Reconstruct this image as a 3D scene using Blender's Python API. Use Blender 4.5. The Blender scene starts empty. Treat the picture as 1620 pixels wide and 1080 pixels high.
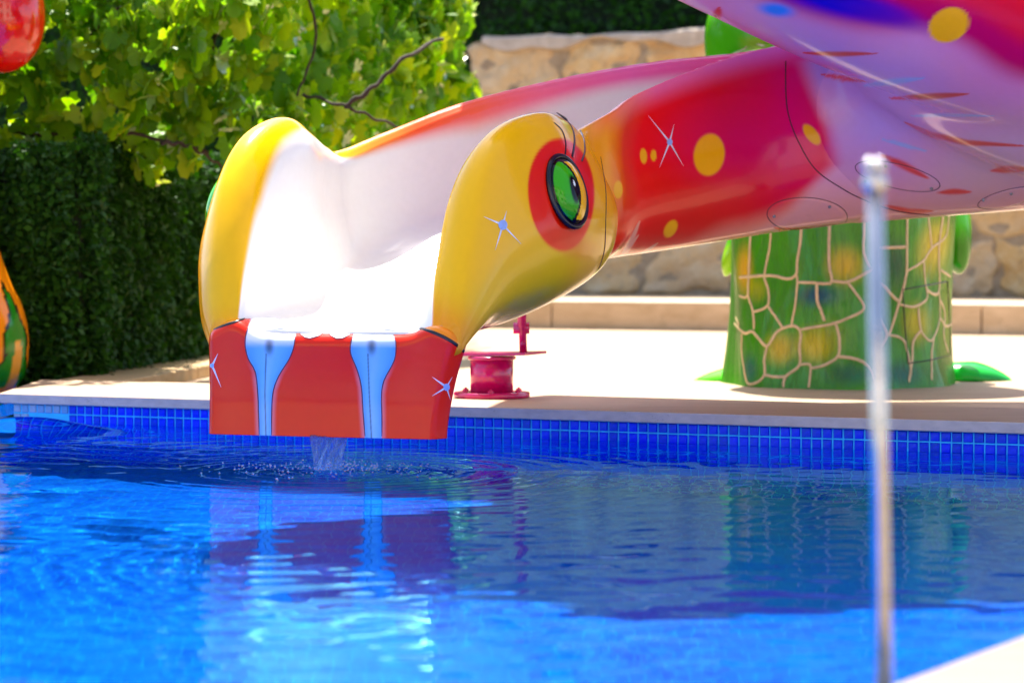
import bpy, bmesh, math, random
import numpy as np
from mathutils import Vector, Matrix
from mathutils.bvhtree import BVHTree
R = math.radians
rng = random.Random(7)
nrs = np.random.RandomState(5)
sc = bpy.context.scene
COL = sc.collection

# ------------------------------------------------------------------ camera
CZ = 0.43; TH = math.atan(140/3825.0)
cd = bpy.data.cameras.new('camera'); cam = bpy.data.objects.new('camera', cd); COL.objects.link(cam)
cam.location = (0, 0, CZ); cam.rotation_euler = (math.pi/2 - TH, 0, 0)
cd.sensor_width = 36; cd.lens = 85; cd.clip_start = 0.05; cd.clip_end = 600
cd.dof.use_dof = True; cd.dof.focus_distance = 5.95; cd.dof.aperture_fstop = 4.2
sc.camera = cam
# ------------------------------------------------------------------ light
SUN_EL, SUN_AZ = 64.0, -8.0       # azimuth from +Y (straight behind the slide) towards +X
w = bpy.data.worlds.new('World'); sc.world = w; w.use_nodes = True
nt = w.node_tree; nt.nodes.clear()
sky = nt.nodes.new('ShaderNodeTexSky'); sky.sky_type = 'NISHITA'; sky.sun_disc = False
sky.sun_elevation = R(SUN_EL); sky.sun_rotation = R(SUN_AZ) % (2*math.pi)
sky.air_density = 0.8; sky.dust_density = 1.5; sky.ozone_density = 0.6
bg = nt.nodes.new('ShaderNodeBackground'); bg.inputs['Strength'].default_value = 0.15
ow = nt.nodes.new('ShaderNodeOutputWorld')
nt.links.new(sky.outputs[0], bg.inputs[0]); nt.links.new(bg.outputs[0], ow.inputs[0])
sd = bpy.data.lights.new('sun', 'SUN'); sd.energy = 5.0; sd.angle = R(0.5); sd.color = (1, 0.95, 0.87)
sun = bpy.data.objects.new('sun', sd); COL.objects.link(sun)
_d = Vector((math.sin(R(SUN_AZ))*math.cos(R(SUN_EL)), math.cos(R(SUN_AZ))*math.cos(R(SUN_EL)), math.sin(R(SUN_EL))))
sun.rotation_euler = (-_d).to_track_quat('-Z', 'Y').to_euler(); sun.location = _d*20
sc.render.engine = 'CYCLES'
vs = sc.view_settings; vs.view_transform = 'Standard'; vs.look = 'None'; vs.exposure = 1.5; vs.gamma = 1
vs.use_curve_mapping = False
cy = sc.cycles
cy.use_denoising = True
try: cy.denoiser = 'OPENIMAGEDENOISE'
except Exception: pass
cy.max_bounces = 10; cy.transmission_bounces = 8; cy.glossy_bounces = 5; cy.diffuse_bounces = 4; cy.transparent_max_bounces = 12
cy.caustics_refractive = True; cy.caustics_reflective = False
cy.sample_clamp_indirect = 6.0; cy.blur_glossy = 0.5
try: sd.cycles.is_caustics_light = True
except Exception as e: print('caustics light', e)

# ------------------------------------------------------------------ helpers
def P(px, py, Y):
    """point of the place seen at (px,py) of the 1620 wide photograph at depth Y"""
    a, b = (px-810)/3825.0, (540-py)/3825.0
    d = Vector((a, math.cos(TH)+b*math.sin(TH), -math.sin(TH)+b*math.cos(TH)))
    return Vector((0, 0, CZ)) + d*(Y/d.y)
def ray(px, py):
    a, b = (px-810)/3825.0, (540-py)/3825.0
    return Vector((a, math.cos(TH)+b*math.sin(TH), -math.sin(TH)+b*math.cos(TH))).normalized()
def proj(co):
    co = np.asarray(co, float)
    y = co[:, 1]; z = co[:, 2]-CZ
    dep = y*math.cos(TH) - z*math.sin(TH); up = y*math.sin(TH) + z*math.cos(TH)
    dep = np.maximum(dep, 0.05)
    return 810+3825*co[:, 0]/dep, 540-3825*up/dep
def lin(c):
    c = np.asarray(c, float)/255.0
    return np.where(c <= 0.04045, c/12.92, ((c+0.055)/1.055)**2.4)
def sstep(a, b, x):
    t = np.clip((x-a)/(b-a), 0, 1); return t*t*(3-2*t)
def tag(o, label=None, cat=None, group=None, kind=None):
    if label: o['label'] = label
    if cat: o['category'] = cat
    if group: o['group'] = group
    if kind: o['kind'] = kind
    return o
def link(name, me, mat=None, parent=None, smooth=True):
    o = bpy.data.objects.new(name, me); COL.objects.link(o)
    if mat and not me.materials: me.materials.append(mat)
    if smooth and len(me.polygons): me.polygons.foreach_set('use_smooth', np.ones(len(me.polygons), bool)); me.update()
    if parent:
        o.parent = parent; o.matrix_parent_inverse = parent.matrix_world.inverted() if parent.type != 'EMPTY' else Matrix.Translation(-parent.location)
    return o
def mesh(name, V, F, mat=None, parent=None, smooth=True, col=None):
    me = bpy.data.meshes.new(name); me.from_pydata([tuple(v) for v in V], [], F); me.update()
    if col is not None:
        a = me.color_attributes.new('paint', 'FLOAT_COLOR', 'POINT')
        c = np.ones((len(me.vertices), 4)); c[:, :3] = col; a.data.foreach_set('color', c.ravel())
    return link(name, me, mat, parent, smooth)
def empty(name, loc):
    o = bpy.data.objects.new(name, None); COL.objects.link(o); o.location = loc; o.empty_display_size = 0.1
    return o
def box_vf(x0, x1, y0, y1, z0, z1):
    V = [(x, y, z) for z in (z0, z1) for y in (y0, y1) for x in (x0, x1)]
    F = [(0, 2, 3, 1), (4, 5, 7, 6), (0, 1, 5, 4), (2, 6, 7, 3), (0, 4, 6, 2), (1, 3, 7, 5)]
    return V, F
def prism(poly, z0, z1):
    n = len(poly)
    V = [(x, y, z0) for x, y in poly] + [(x, y, z1) for x, y in poly]
    F = [tuple(reversed(range(n))), tuple(range(n, 2*n))] + [(i, (i+1) % n, n+(i+1) % n, n+i) for i in range(n)]
    return V, F
def tube_vf(pts, rad, n=10, closed=False, cap=True):
    pts = [Vector(p) for p in pts]; m = len(pts)
    if not hasattr(rad, '__len__'): rad = [rad]*m
    V, F = [], []
    up = None
    for i, p in enumerate(pts):
        a = pts[(i-1) % m] if closed else pts[max(i-1, 0)]
        b = pts[(i+1) % m] if closed else pts[min(i+1, m-1)]
        t = (b-a).normalized()
        if up is None: up = Vector((0, 0, 1)) if abs(t.z) < 0.9 else Vector((1, 0, 0))
        u = (up - t*up.dot(t)).normalized(); v = t.cross(u); up = u
        for k in range(n):
            an = 2*math.pi*k/n
            V.append(p + (u*math.cos(an)+v*math.sin(an))*rad[i])
    for i in range(m if closed else m-1):
        j = (i+1) % m
        for k in range(n):
            k2 = (k+1) % n
            F.append((i*n+k, i*n+k2, j*n+k2, j*n+k))
    if cap and not closed:
        F.append(tuple(reversed(range(n)))); F.append(tuple(range((m-1)*n, m*n)))
    return V, F
def lathe_vf(prof, n=40, c=(0, 0, 0)):
    V, F = [], []
    for r, z in prof:
        for k in range(n):
            a = 2*math.pi*k/n
            V.append((c[0]+r*math.cos(a), c[1]+r*math.sin(a), c[2]+z))
    for i in range(len(prof)-1):
        for k in range(n):
            k2 = (k+1) % n
            F.append((i*n+k, i*n+k2, (i+1)*n+k2, (i+1)*n+k))
    F.append(tuple(reversed(range(n)))); F.append(tuple(range((len(prof)-1)*n, len(prof)*n)))
    return V, F
def cr(arr, u):
    """Catmull-Rom through rows of arr at float parameters u"""
    arr = np.asarray(arr, float); n = len(arr)
    u = np.clip(np.asarray(u, float), 0, n-1-1e-9); i = u.astype(int); t = (u-i)[:, None]
    g = lambda k: arr[np.clip(k, 0, n-1)]
    p0, p1, p2, p3 = g(i-1), g(i), g(i+1), g(i+2)
    return 0.5*((2*p1)+(p2-p0)*t+(2*p0-5*p1+4*p2-p3)*t*t+(3*p1-p0-3*p2+p3)*t**3)
def join_vf(parts):
    V, F = [], []
    for v, f in parts:
        o = len(V); V += list(v); F += [tuple(i+o for i in q) for q in f]
    return V, F

class M:
    """small node helper"""
    def __init__(s, name):
        s.m = bpy.data.materials.new(name); s.m.use_nodes = True; s.t = s.m.node_tree; s.t.nodes.clear()
        s.out = s.t.nodes.new('ShaderNodeOutputMaterial')
    def n(s, typ, inp={}, **kw):
        q = s.t.nodes.new(typ)
        for k, v in kw.items(): setattr(q, k, v)
        for k, v in inp.items():
            if isinstance(v, bpy.types.NodeSocket): s.t.links.new(v, q.inputs[k])
            else: q.inputs[k].default_value = v
        return q
    def coord(s, kind='Object', scale=(1, 1, 1), rot=(0, 0, 0)):
        tc = s.n('ShaderNodeTexCoord')
        return s.n('ShaderNodeMapping', {'Vector': tc.outputs[kind], 'Scale': scale, 'Rotation': rot}).outputs[0]
    def noise(s, vec, scale, detail=4, rough=0.55, dist=0.0):
        return s.n('ShaderNodeTexNoise', {'Vector': vec, 'Scale': scale, 'Detail': detail, 'Roughness': rough, 'Distortion': dist})
    def ramp(s, fac, stops):
        r = s.n('ShaderNodeValToRGB', {'Fac': fac}); e = r.color_ramp.elements
        while len(e) < len(stops): e.new(0.5)
        for k, (p, c) in enumerate(stops):
            e[k].position = p; e[k].color = (*c, 1) if hasattr(c, '__len__') else (c, c, c, 1)
        return r.outputs[0]
    def mix(s, fac, a, b, mode='MIX'):
        q = s.n('ShaderNodeMix', data_type='RGBA', blend_type=mode)
        for k, v in ((0, fac), (6, a), (7, b)):
            if isinstance(v, bpy.types.NodeSocket): s.t.links.new(v, q.inputs[k])
            else: q.inputs[k].default_value = (*v, 1) if hasattr(v, '__len__') and len(v) == 3 else v
        return q.outputs[2]
    def bump(s, h, strength, dist=0.01, normal=None):
        d = {'Height': h, 'Strength': strength, 'Distance': dist}
        if normal: d['Normal'] = normal
        return s.n('ShaderNodeBump', d).outputs[0]
    def pbr(s, color, rough=0.5, normal=None, **kw):
        d = {'Base Color': (*color, 1) if not isinstance(color, bpy.types.NodeSocket) else color, 'Roughness': rough}
        if normal: d['Normal'] = normal
        d.update(kw)
        b = s.n('ShaderNodeBsdfPrincipled', d)
        s.t.links.new(b.outputs[0], s.out.inputs[0]); return s.m

# ------------------------------------------------------------------ materials
def gel(name, rough=0.16, attr=True, color=(1, 1, 1), peel=0.25):
    m = M(name); v = m.coord()
    base = m.n('ShaderNodeVertexColor', layer_name='paint').outputs[0] if attr else None
    n1 = m.noise(v, 9, 5); n2 = m.noise(v, 170, 3, 0.6); n3 = m.noise(v, 4.5, 3)
    n4 = m.n('ShaderNodeTexVoronoi', {'Vector': v, 'Scale': 150.0}, feature='DISTANCE_TO_EDGE')
    patch = m.ramp(n3.outputs[0], [(0.50, 0.0), (0.60, 1.0)])
    h = m.n('ShaderNodeMath', {0: m.n('ShaderNodeMath', {0: n2.outputs[0], 1: patch}, operation='MULTIPLY').outputs[0], 1: 0.5}, operation='MULTIPLY').outputs[0]
    b1 = m.bump(h, peel, 0.0016)
    b2 = m.bump(n1.outputs[0], 0.25, 0.006, b1)
    rr = m.ramp(n1.outputs[0], [(0.3, rough*0.8), (0.75, rough*1.7)])
    c = base if attr else m.mix(0, color, color)
    c = m.mix(m.ramp(m.noise(v, 55, 4).outputs[0], [(0.35, 0.0), (0.8, 0.10)]), c, m.mix(1.0, c, (0.72, 0.70, 0.66), 'MULTIPLY'))
    return m.pbr(c, rr, b2, **{'Coat Weight': 0.22, 'Coat Roughness': 0.035, 'Specular IOR Level': 0.20})
GEL = gel('painted_gelcoat')
GELW = gel('white_gelcoat', 0.3, peel=0.08)
def simple(name, color, rough=0.5, **kw):
    m = M(name); v = m.coord()
    n = m.noise(v, 40, 5)
    c = m.mix(m.ramp(n.outputs[0], [(0.35, 0.0), (0.75, 1.0)]), color, [k*0.72 for k in color])
    return m.pbr(c, rough, m.bump(n.outputs[0], 0.15, 0.002), **kw)
BLACK = simple('black_paint', (0.006, 0.006, 0.01), 0.25)
DARKLINE = simple('dark_joint', (0.05, 0.006, 0.02), 0.6)
SPARK = simple('sparkle_paint', (0.82, 0.84, 0.95), 0.3)
SPARKB = simple('sparkle_blue_paint', (0.35, 0.52, 0.95), 0.3)
VEIN = simple('cream_vein_paint', (0.66, 0.52, 0.28), 0.4)
BOLT = simple('bolt_metal', (0.25, 0.25, 0.28), 0.35, Metallic=0.9)
MAG = simple('magenta_enamel', (0.62, 0.002, 0.15), 0.25, **{'Coat Weight': 0.4})
RED = simple('red_gelcoat', (0.72, 0.004, 0.002), 0.15, **{'Coat Weight': 0.6, 'Coat Roughness': 0.05})
CHROME = simple('polished_steel', (0.55, 0.54, 0.54), 0.2, Metallic=1.0)

def travertine(name, base=(0.47, 0.31, 0.18), dark=(0.36, 0.22, 0.12), sc_=1.0):
    m = M(name); v = m.coord()
    vs_ = m.n('ShaderNodeMapping', {'Vector': v, 'Scale': (1.2*sc_, 9*sc_, 9*sc_), 'Rotation': (0, 0, R(-22))}).outputs[0]
    st = m.noise(vs_, 3.0, 8, 0.6, 0.4)
    pit = m.n('ShaderNodeTexVoronoi', {'Vector': v, 'Scale': 90.0*sc_})
    pm = m.noise(v, 8*sc_, 4)
    pits = m.n('ShaderNodeMath', {0: m.ramp(pit.outputs['Distance'], [(0.12, 1.0), (0.26, 0.0)]), 1: m.ramp(pm.outputs[0], [(0.56, 0.0), (0.64, 1.0)])}, operation='MULTIPLY').outputs[0]
    c = m.mix(m.ramp(st.outputs[0], [(0.3, 0.0), (0.72, 1.0)]), base, dark)
    c = m.mix(m.ramp(m.noise(v, 2.2*sc_, 6).outputs[0], [(0.45, 0.0), (0.75, 0.45)]), c, [k*1.15 for k in base])
    c = m.mix(pits, c, (0.07, 0.055, 0.05))
    hh = m.n('ShaderNodeMath', {0: st.outputs[0], 1: pits}, operation='SUBTRACT').outputs[0]
    return m.pbr(c, 0.55, m.bump(hh, 0.35, 0.003))
TRAV = travertine('travertine')
TRAVE = travertine('travertine_edge', (0.50, 0.46, 0.41), (0.36, 0.33, 0.30), 2.0)

# ------------------------------------------------------------------ setting outlines
A0 = Vector((-1.575, 7.40)); B0 = Vector((2.55, 5.585))          # far pool edge, coping front line
EDIR = (B0-A0).normalized(); EN = Vector((-EDIR.y, EDIR.x))       # EN points away from the pool
def edge(a, off=0.0):
    q = A0 + EDIR*a + EN*off; return (q.x, q.y)
ELEN = (B0-A0).length
NP = P(1412, 1080, 2.40); NQ = P(1620, 1000, 2.71)
NP = Vector((NP.x, NP.y)); NQ = Vector((NQ.x, NQ.y)); ND = (NQ-NP).normalized(); NN = Vector((ND.y, -ND.x))
near_far = NP + ND*4.15; near_back = NP - ND*5.2
WZ = -0.085; FZ = -1.04
deckM = travertine('deck_travertine', (0.50, 0.34, 0.20), (0.38, 0.24, 0.13), 0.6)

# pool coping (front slab) with a rough sawn front face
cop = [tuple(edge(-0.0)), tuple(edge(ELEN+1.5)), (4.6, 5.25), (1.41, 6.70), (0.04, 7.36), (-1.07, 8.02), (-1.60, 8.22)]
cop[2] = tuple(edge(ELEN+1.5, 0.55))
V, F = prism(cop, -0.030, 0.0)
o = mesh('pool_coping', V, F, TRAV, smooth=False); o.data.materials.append(TRAVE)
for p in o.data.polygons:
    if abs(p.normal.z) < 0.5: p.material_index = 1
bv = o.modifiers.new('bevel', 'BEVEL'); bv.width = 0.003; bv.segments = 2; bv.limit_method = 'ANGLE'
tag(o, kind='structure')
# deck behind, 6 cm lower
V, F = prism([(-1.60, 8.19), (-1.07, 8.00), (0.04, 7.33), (1.41, 6.67), tuple(edge(ELEN+1.4, 0.5)), (9, 5.0), (14, 22), (-1.2, 22), (-1.5, 9.5)], -0.30, -0.055)
o = mesh('deck', V, F, deckM, smooth=False); tag(o, kind='structure')
# near coping right of the pool, under the camera
q0 = near_back; q1 = NP + ND*4.6
V, F = prism([(q0.x, q0.y), (q0.x+NN.x*6, q0.y+NN.y*6), (q1.x+NN.x*6, q1.y+NN.y*6), (q1.x, q1.y)], -0.035, 0.0)
o = mesh('near_coping', V, F, travertine('near_travertine', (0.27, 0.205, 0.135), (0.21, 0.155, 0.095), 0.8), smooth=False); tag(o, kind='structure')
bv = o.modifiers.new('bevel', 'BEVEL'); bv.width = 0.004; bv.segments = 2
# ground far below everything so nothing is open to the void
gm = M('earth'); gv = gm.coord(); gn = gm.noise(gv, 3, 6)
GROUND = gm.pbr(gm.ramp(gn.outputs[0], [(0.3, (0.09, 0.07, 0.045)), (0.7, (0.17, 0.13, 0.08))]), 0.9)
def frame_quad(zz): pass
V = [(-200, -200, -1.6), (200, -200, -1.6), (200, 300, -1.6), (-200, 300, -1.6)]
o = mesh('ground', V, [(0, 1, 2, 3)], GROUND, smooth=False); tag(o, kind='structure')

# ------------------------------------------------------------------ pool shell
def mosaic(name, u='x', tile=0.0288):
    m = M(name)
    tc = m.n('ShaderNodeTexCoord').outputs['UV']
    br = m.n('ShaderNodeTexBrick', {'Vector': tc, 'Scale': 1.0, 'Mortar Size': 0.0016, 'Mortar Smooth': 0.1, 'Brick Width': tile, 'Row Height': tile,
             'Color1': (0.0, 0.14, 0.68, 1), 'Color2': (0.0, 0.075, 0.55, 1), 'Mortar': (0.0, 0.26, 0.66, 1)})
    br.offset = 0.0; br.squash = 1.0
    n = m.noise(m.coord(), 2.3, 5)
    c = m.mix(m.ramp(n.outputs[0], [(0.4, 0.0), (0.7, 0.6)]), br.outputs[0], (0.0, 0.22, 0.70))
    return m.pbr(c, 0.35, m.bump(m.n('ShaderNodeMath', {0: 1.0, 1: br.outputs['Fac']}, operation='SUBTRACT').outputs[0], 0.2, 0.002))
MOS = mosaic('pool_mosaic')
def uvquad(name, V4, ul, vl, mat):
    me = bpy.data.meshes.new(name); me.from_pydata(V4, [], [(0, 1, 2, 3)]); me.update()
    uv = me.uv_layers.new(name='UVMap')
    for k, c in enumerate([(0, 0), (ul, 0), (ul, vl), (0, vl)]): uv.data[k].uv = c
    o = link(name, me, mat, None, False); tag(o, kind='structure'); return o
floor = uvquad('pool_floor', [(-7, -4, FZ), (4, -4, FZ), (4, 11, FZ), (-7, 11, FZ)], 11, 15, MOS)
def pwall(name, p, q, z1=-0.035):
    L = (Vector(q)-Vector(p)).length
    return uvquad(name, [(p[0], p[1], FZ), (q[0], q[1], FZ), (q[0], q[1], z1), (p[0], p[1], z1)], L, z1-FZ, MOS)
lw = 0.018                                                            # coping overhang over the tiles
GROUT = simple('cyan_grout', (0.02, 0.55, 0.90), 0.7)
GROUTO = simple('pale_grout', (0.42, 0.45, 0.48), 0.8)
fw0 = Vector(edge(0.045, lw)); fw1 = Vector(edge(ELEN+0.2, lw))
wall_far = mesh('pool_wall', [(fw0.x, fw0.y, FZ), (fw1.x, fw1.y, FZ), (fw1.x, fw1.y, -0.0305), (fw0.x, fw0.y, -0.0305)], [(0, 1, 2, 3)], GROUT, smooth=False)
tag(wall_far, kind='structure')
side = pwall('pool_side_wall', (-1.70, 10.2), (fw0.x, fw0.y), -0.031)
pwall('pool_right_wall', (near_far.x+0.02*NN.x, near_far.y), (near_back.x, near_back.y))
pwall('pool_back_wall', (-6.5, 10.2), (-1.70, 10.2)); pwall('pool_left_wall', (-6.5, -3.5), (-6.5, 10.2)); pwall('pool_near_wall', (near_back.x, near_back.y), (-6.5, -3.5))

# tiles on the far wall
def tile_mat(name, c1, c2, rough=0.12):
    m = M(name); oi = m.n('ShaderNodeObjectInfo').outputs['Random']; g = m.n('ShaderNodeNewGeometry').outputs['Random Per Island']
    s = m.n('ShaderNodeMath', {0: oi, 1: g}, operation='ADD').outputs[0]; f = m.n('ShaderNodeMath', {0: s}, operation='FRACT').outputs[0]
    n = m.noise(m.coord(), 160, 3)
    c = m.mix(f, c1, c2); c = m.mix(m.ramp(n.outputs[0], [(0.45, 0.0), (0.8, 0.6)]), c, [k*1.3+0.02 for k in c1])
    return m.pbr(c, rough, m.bump(m.noise(m.coord(), 60, 3).outputs[0], 0.3, 0.002), **{'Specular IOR Level': 0.35})
TILE = tile_mat('cobalt_tile', (0.0, 0.006, 0.80), (0.0, 0.022, 0.50))
TILEP = tile_mat('faded_tile', (0.10, 0.30, 0.52), (0.28, 0.40, 0.50), 0.5)
def tile_mesh(nm, s=0.0254, d=0.004):
    h = s/2; b = 0.0022
    V = [(-h, 0, -h), (h, 0, -h), (h, 0, h), (-h, 0, h), (-h+b, -d, -h+b), (h-b, -d, -h+b), (h-b, -d, h-b), (-h+b, -d, h-b)]
    F = [(4, 5, 6, 7), (0, 1, 5, 4), (1, 2, 6, 5), (2, 3, 7, 6), (3, 0, 4, 7)]
    me = bpy.data.meshes.new(nm); me.from_pydata(V, [], F); me.update(); return me, V, F
tmesh, TV, TF = tile_mesh('tile'); tmesh.materials.append(TILE)
tmesh2 = tmesh.copy(); tmesh2.materials.clear(); tmesh2.materials.append(TILEP)
ang = math.atan2(EDIR.y, EDIR.x)
PITCH = 0.0288; a0 = 0.058
nrow_parts = 2; tz0 = -0.0305-0.0142
ncol = int((ELEN+0.15-a0)/PITCH)
Rz = Matrix.Rotation(ang, 4, 'Z'); restV, restF = [], []
cnt = 0
for r_ in range(46):
    zc = tz0 - r_*PITCH
    if zc < FZ+0.01: break
    for c_ in range(ncol):
        a = a0 + c_*PITCH
        q = edge(a, lw-0.0002)
        px_ = 810+3825*q[0]/q[1]
        Mx = Matrix.Translation((q[0], q[1], zc)) @ Rz @ Matrix.Rotation(R(rng.uniform(-1.2, 1.2)), 4, 'Y') @ Matrix.Diagonal((rng.uniform(0.96, 1.02), rng.uniform(0.7, 1.1), rng.uniform(0.96, 1.02), 1))
        if r_ < 2 and px_ < 1700 and cnt < 299:
            if r_ == 1 and 2 <= c_ <= 6: continue                 # broken away under the coping corner
            faded = c_ < (7 if r_ == 0 else 3)
            o = bpy.data.objects.new('tile', tmesh2 if faded else tmesh); COL.objects.link(o)
            o.parent = wall_far; o.matrix_world = Mx; cnt += 1
        elif r_ < 12 or True:
            b0 = len(restV); restV += [Mx @ Vector(v) for v in TV]; restF += [tuple(i+b0 for i in f) for f in TF]
o = mesh('tile_field', restV, restF, TILE, wall_far, False); tag(o, kind='stuff')
# bare mortar where the tiles came off
ptv = []; 
q0_ = Vector(edge(0.115, lw-0.003)); q1_ = Vector(edge(0.25, lw-0.003))

# ------------------------------------------------------------------ water
def water_h(X, Y):
    h = np.zeros_like(X)
    sx, sy = -0.415, 5.70
    r = np.hypot(X-sx, (Y-sy)*1.0)
    env = np.exp(-r/0.55)*sstep(0.02, 0.1, r)
    h += 0.0026*np.exp(-r/0.30)*sstep(0.02, 0.1, r)*np.sin(r*2*math.pi/0.055+0.8) + 0.0006*np.exp(-r/1.3)*np.sin(r*2*math.pi/0.11)
    en2 = np.exp(-((X+1.30)/0.55)**2-((Y-6.12)/0.30)**2)
    h += 0.0055*en2*np.sin(Y*2*math.pi/0.15+2.2*np.sin(X*6.3)+X*9)*(0.6+0.4*np.sin(X*17+Y*6))
    r2 = np.hypot(X+2.1, Y-6.9)
    h += 0.0034*np.exp(-np.abs(r2-0.2)/0.38)*sstep(7.2, 6.7, Y)*np.sin(r2*2*math.pi/0.13+1.7*np.sin(X*5+Y*3))
    calm = 0.35+0.65*sstep(5.6, 2.8, Y)
    rs = np.random.RandomState(3)
    for k in range(26):
        a = rs.normal(math.pi/2, 0.42); L = 0.05*1.19**rs.uniform(0, 10); ph = rs.uniform(0, 6.28)
        kx, ky = math.cos(a)*2*math.pi/L, math.sin(a)*2*math.pi/L
        amp = 0.00016*(L/0.1)**1.15
        mod = 0.55+0.45*np.sin(X*rs.uniform(1, 3.2)+Y*rs.uniform(1, 3)+rs.uniform(0, 6))
        h += amp*mod*np.sin(X*kx+Y*ky+ph+0.8*np.sin(X*2.3+k)+0.6*np.sin(Y*1.9+k*2))*calm
    # swell thrown up at the corner by the neighbouring slide's water
    cxx = (X+1.40)/np.where(X > -1.40, 0.20, 0.42); cyy = (Y-6.92-0.2*(X+1.4))/0.13
    h += 0.046*np.exp(-cxx**2)*np.exp(-cyy**2)
    return h
xs = np.concatenate([np.linspace(-6.6, -2.4, 40), np.arange(-2.38, 2.0, 0.014), np.linspace(2.02, 4, 20)])
ys = np.concatenate([np.linspace(-3.9, 1.8, 50), np.arange(1.82, 5, 0.012), np.arange(5, 7.8, 0.013), np.linspace(7.82, 10.4, 60)])
XX, YY = np.meshgrid(xs, ys); HH = water_h(XX, YY)+WZ
co = np.stack([XX, YY, HH], -1).reshape(-1, 3)
nx, ny = len(xs), len(ys)
ii = (np.arange(ny-1)[:, None]*nx+np.arange(nx-1)[None]).ravel()
quads = np.stack([ii, ii+1, ii+1+nx, ii+nx], 1)
# keep only water inside the pool outline
cx_, cy_ = co[quads].mean(1)[:, 0], co[quads].mean(1)[:, 1]
ain = ((cx_-A0.x)*EN.x+(cy_-A0.y)*EN.y) < lw+0.01
ain |= (cx_ < -1.60-0.0*cy_) & (cy_ < 10.25)
bin_ = ((cx_-NP.x)*NN.x+(cy_-NP.y)*NN.y) < 0.02
quads = quads[ain & bin_]
wm = bpy.data.meshes.new('pool_water')
wm.vertices.add(len(co)); wm.vertices.foreach_set('co', co.ravel())
wm.loops.add(len(quads)*4); wm.loops.foreach_set('vertex_index', quads.ravel())
wm.polygons.add(len(quads)); wm.polygons.foreach_set('loop_start', np.arange(len(quads))*4); wm.polygons.foreach_set('loop_total', np.full(len(quads), 4))
wm.update(calc_edges=True); wm.validate()
m = M('clear_water')
g_ = m.n('ShaderNodeBsdfGlass', {'Color': (0.26, 0.80, 1.0, 1), 'Roughness': 0.0, 'IOR': 1.22})
m.t.links.new(g_.outputs[0], m.out.inputs[0]); WATER = m.m
water = link('pool_water', wm, WATER); tag(water, kind='structure')
water.cycles.is_caustics_caster = True
for o in (floor, wall_far, side): o.cycles.is_caustics_receiver = True
for ch in wall_far.children: ch.cycles.is_caustics_receiver = True

# ================================================================== THE SLIDE
slide = empty('water_slide', (0.2, 6.6, -0.085))
tag(slide, 'red and yellow bird-headed water slide with green eyes pouring into the pool', 'water slide')

# --- paint: soft air-brushed colours, looked up where each skin point stands
def blob(px, py, cx, cy, rx, ry, ang=0, soft=0.35):
    a = R(ang); dx, dy = px-cx, py-cy
    u = (dx*math.cos(a)+dy*math.sin(a))/rx; v = (-dx*math.sin(a)+dy*math.cos(a))/ry
    return 1-sstep(1-soft, 1+soft, np.hypot(u, v))
def over(c, m, col):
    return c*(1-m[:, None]) + np.asarray(lin(col))[None]*m[:, None]
def segdist(px, py, pts):
    d = np.full(px.shape, 1e9); tt = np.zeros(px.shape); n = len(pts)-1
    for i in range(n):
        (x0, y0), (x1, y1) = pts[i], pts[i+1]; L2 = (x1-x0)**2+(y1-y0)**2+1e-9
        t = np.clip(((px-x0)*(x1-x0)+(py-y0)*(y1-y0))/L2, 0, 1)
        q = np.hypot(px-x0-t*(x1-x0), py-y0-t*(y1-y0))
        b = q < d; d = np.where(b, q, d); tt = np.where(b, (i+t)/n, tt)
    return d, tt
def stroke(c, px, py, pts, wmax, col, op=1.0, soft=0.6):
    d, t = segdist(px, py, pts); ww = wmax*np.clip(np.sin(np.pi*(0.08+0.84*t)), 0.1, 1)
    return over(c, op*(1-sstep(ww*(1-soft), ww*(1+soft), d)), col)
def ramp_px(x, stops):
    xs_ = [s[0] for s in stops]; cs = np.array([lin(s[1]) for s in stops])
    return np.stack([np.interp(x, xs_, cs[:, k]) for k in range(3)], 1)
def warp(co, s, a):
    co = np.asarray(co)
    return a*(np.sin(co[:, 0]*s+1.3*np.sin(co[:, 2]*s*0.7+1))+np.sin(co[:, 2]*s*1.3+co[:, 1]*s*0.6+2))
YEL, ORG, REDC = (255, 192, 0), (252, 150, 0), (252, 14, 0)
LILAC = (238, 176, 200)
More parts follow.
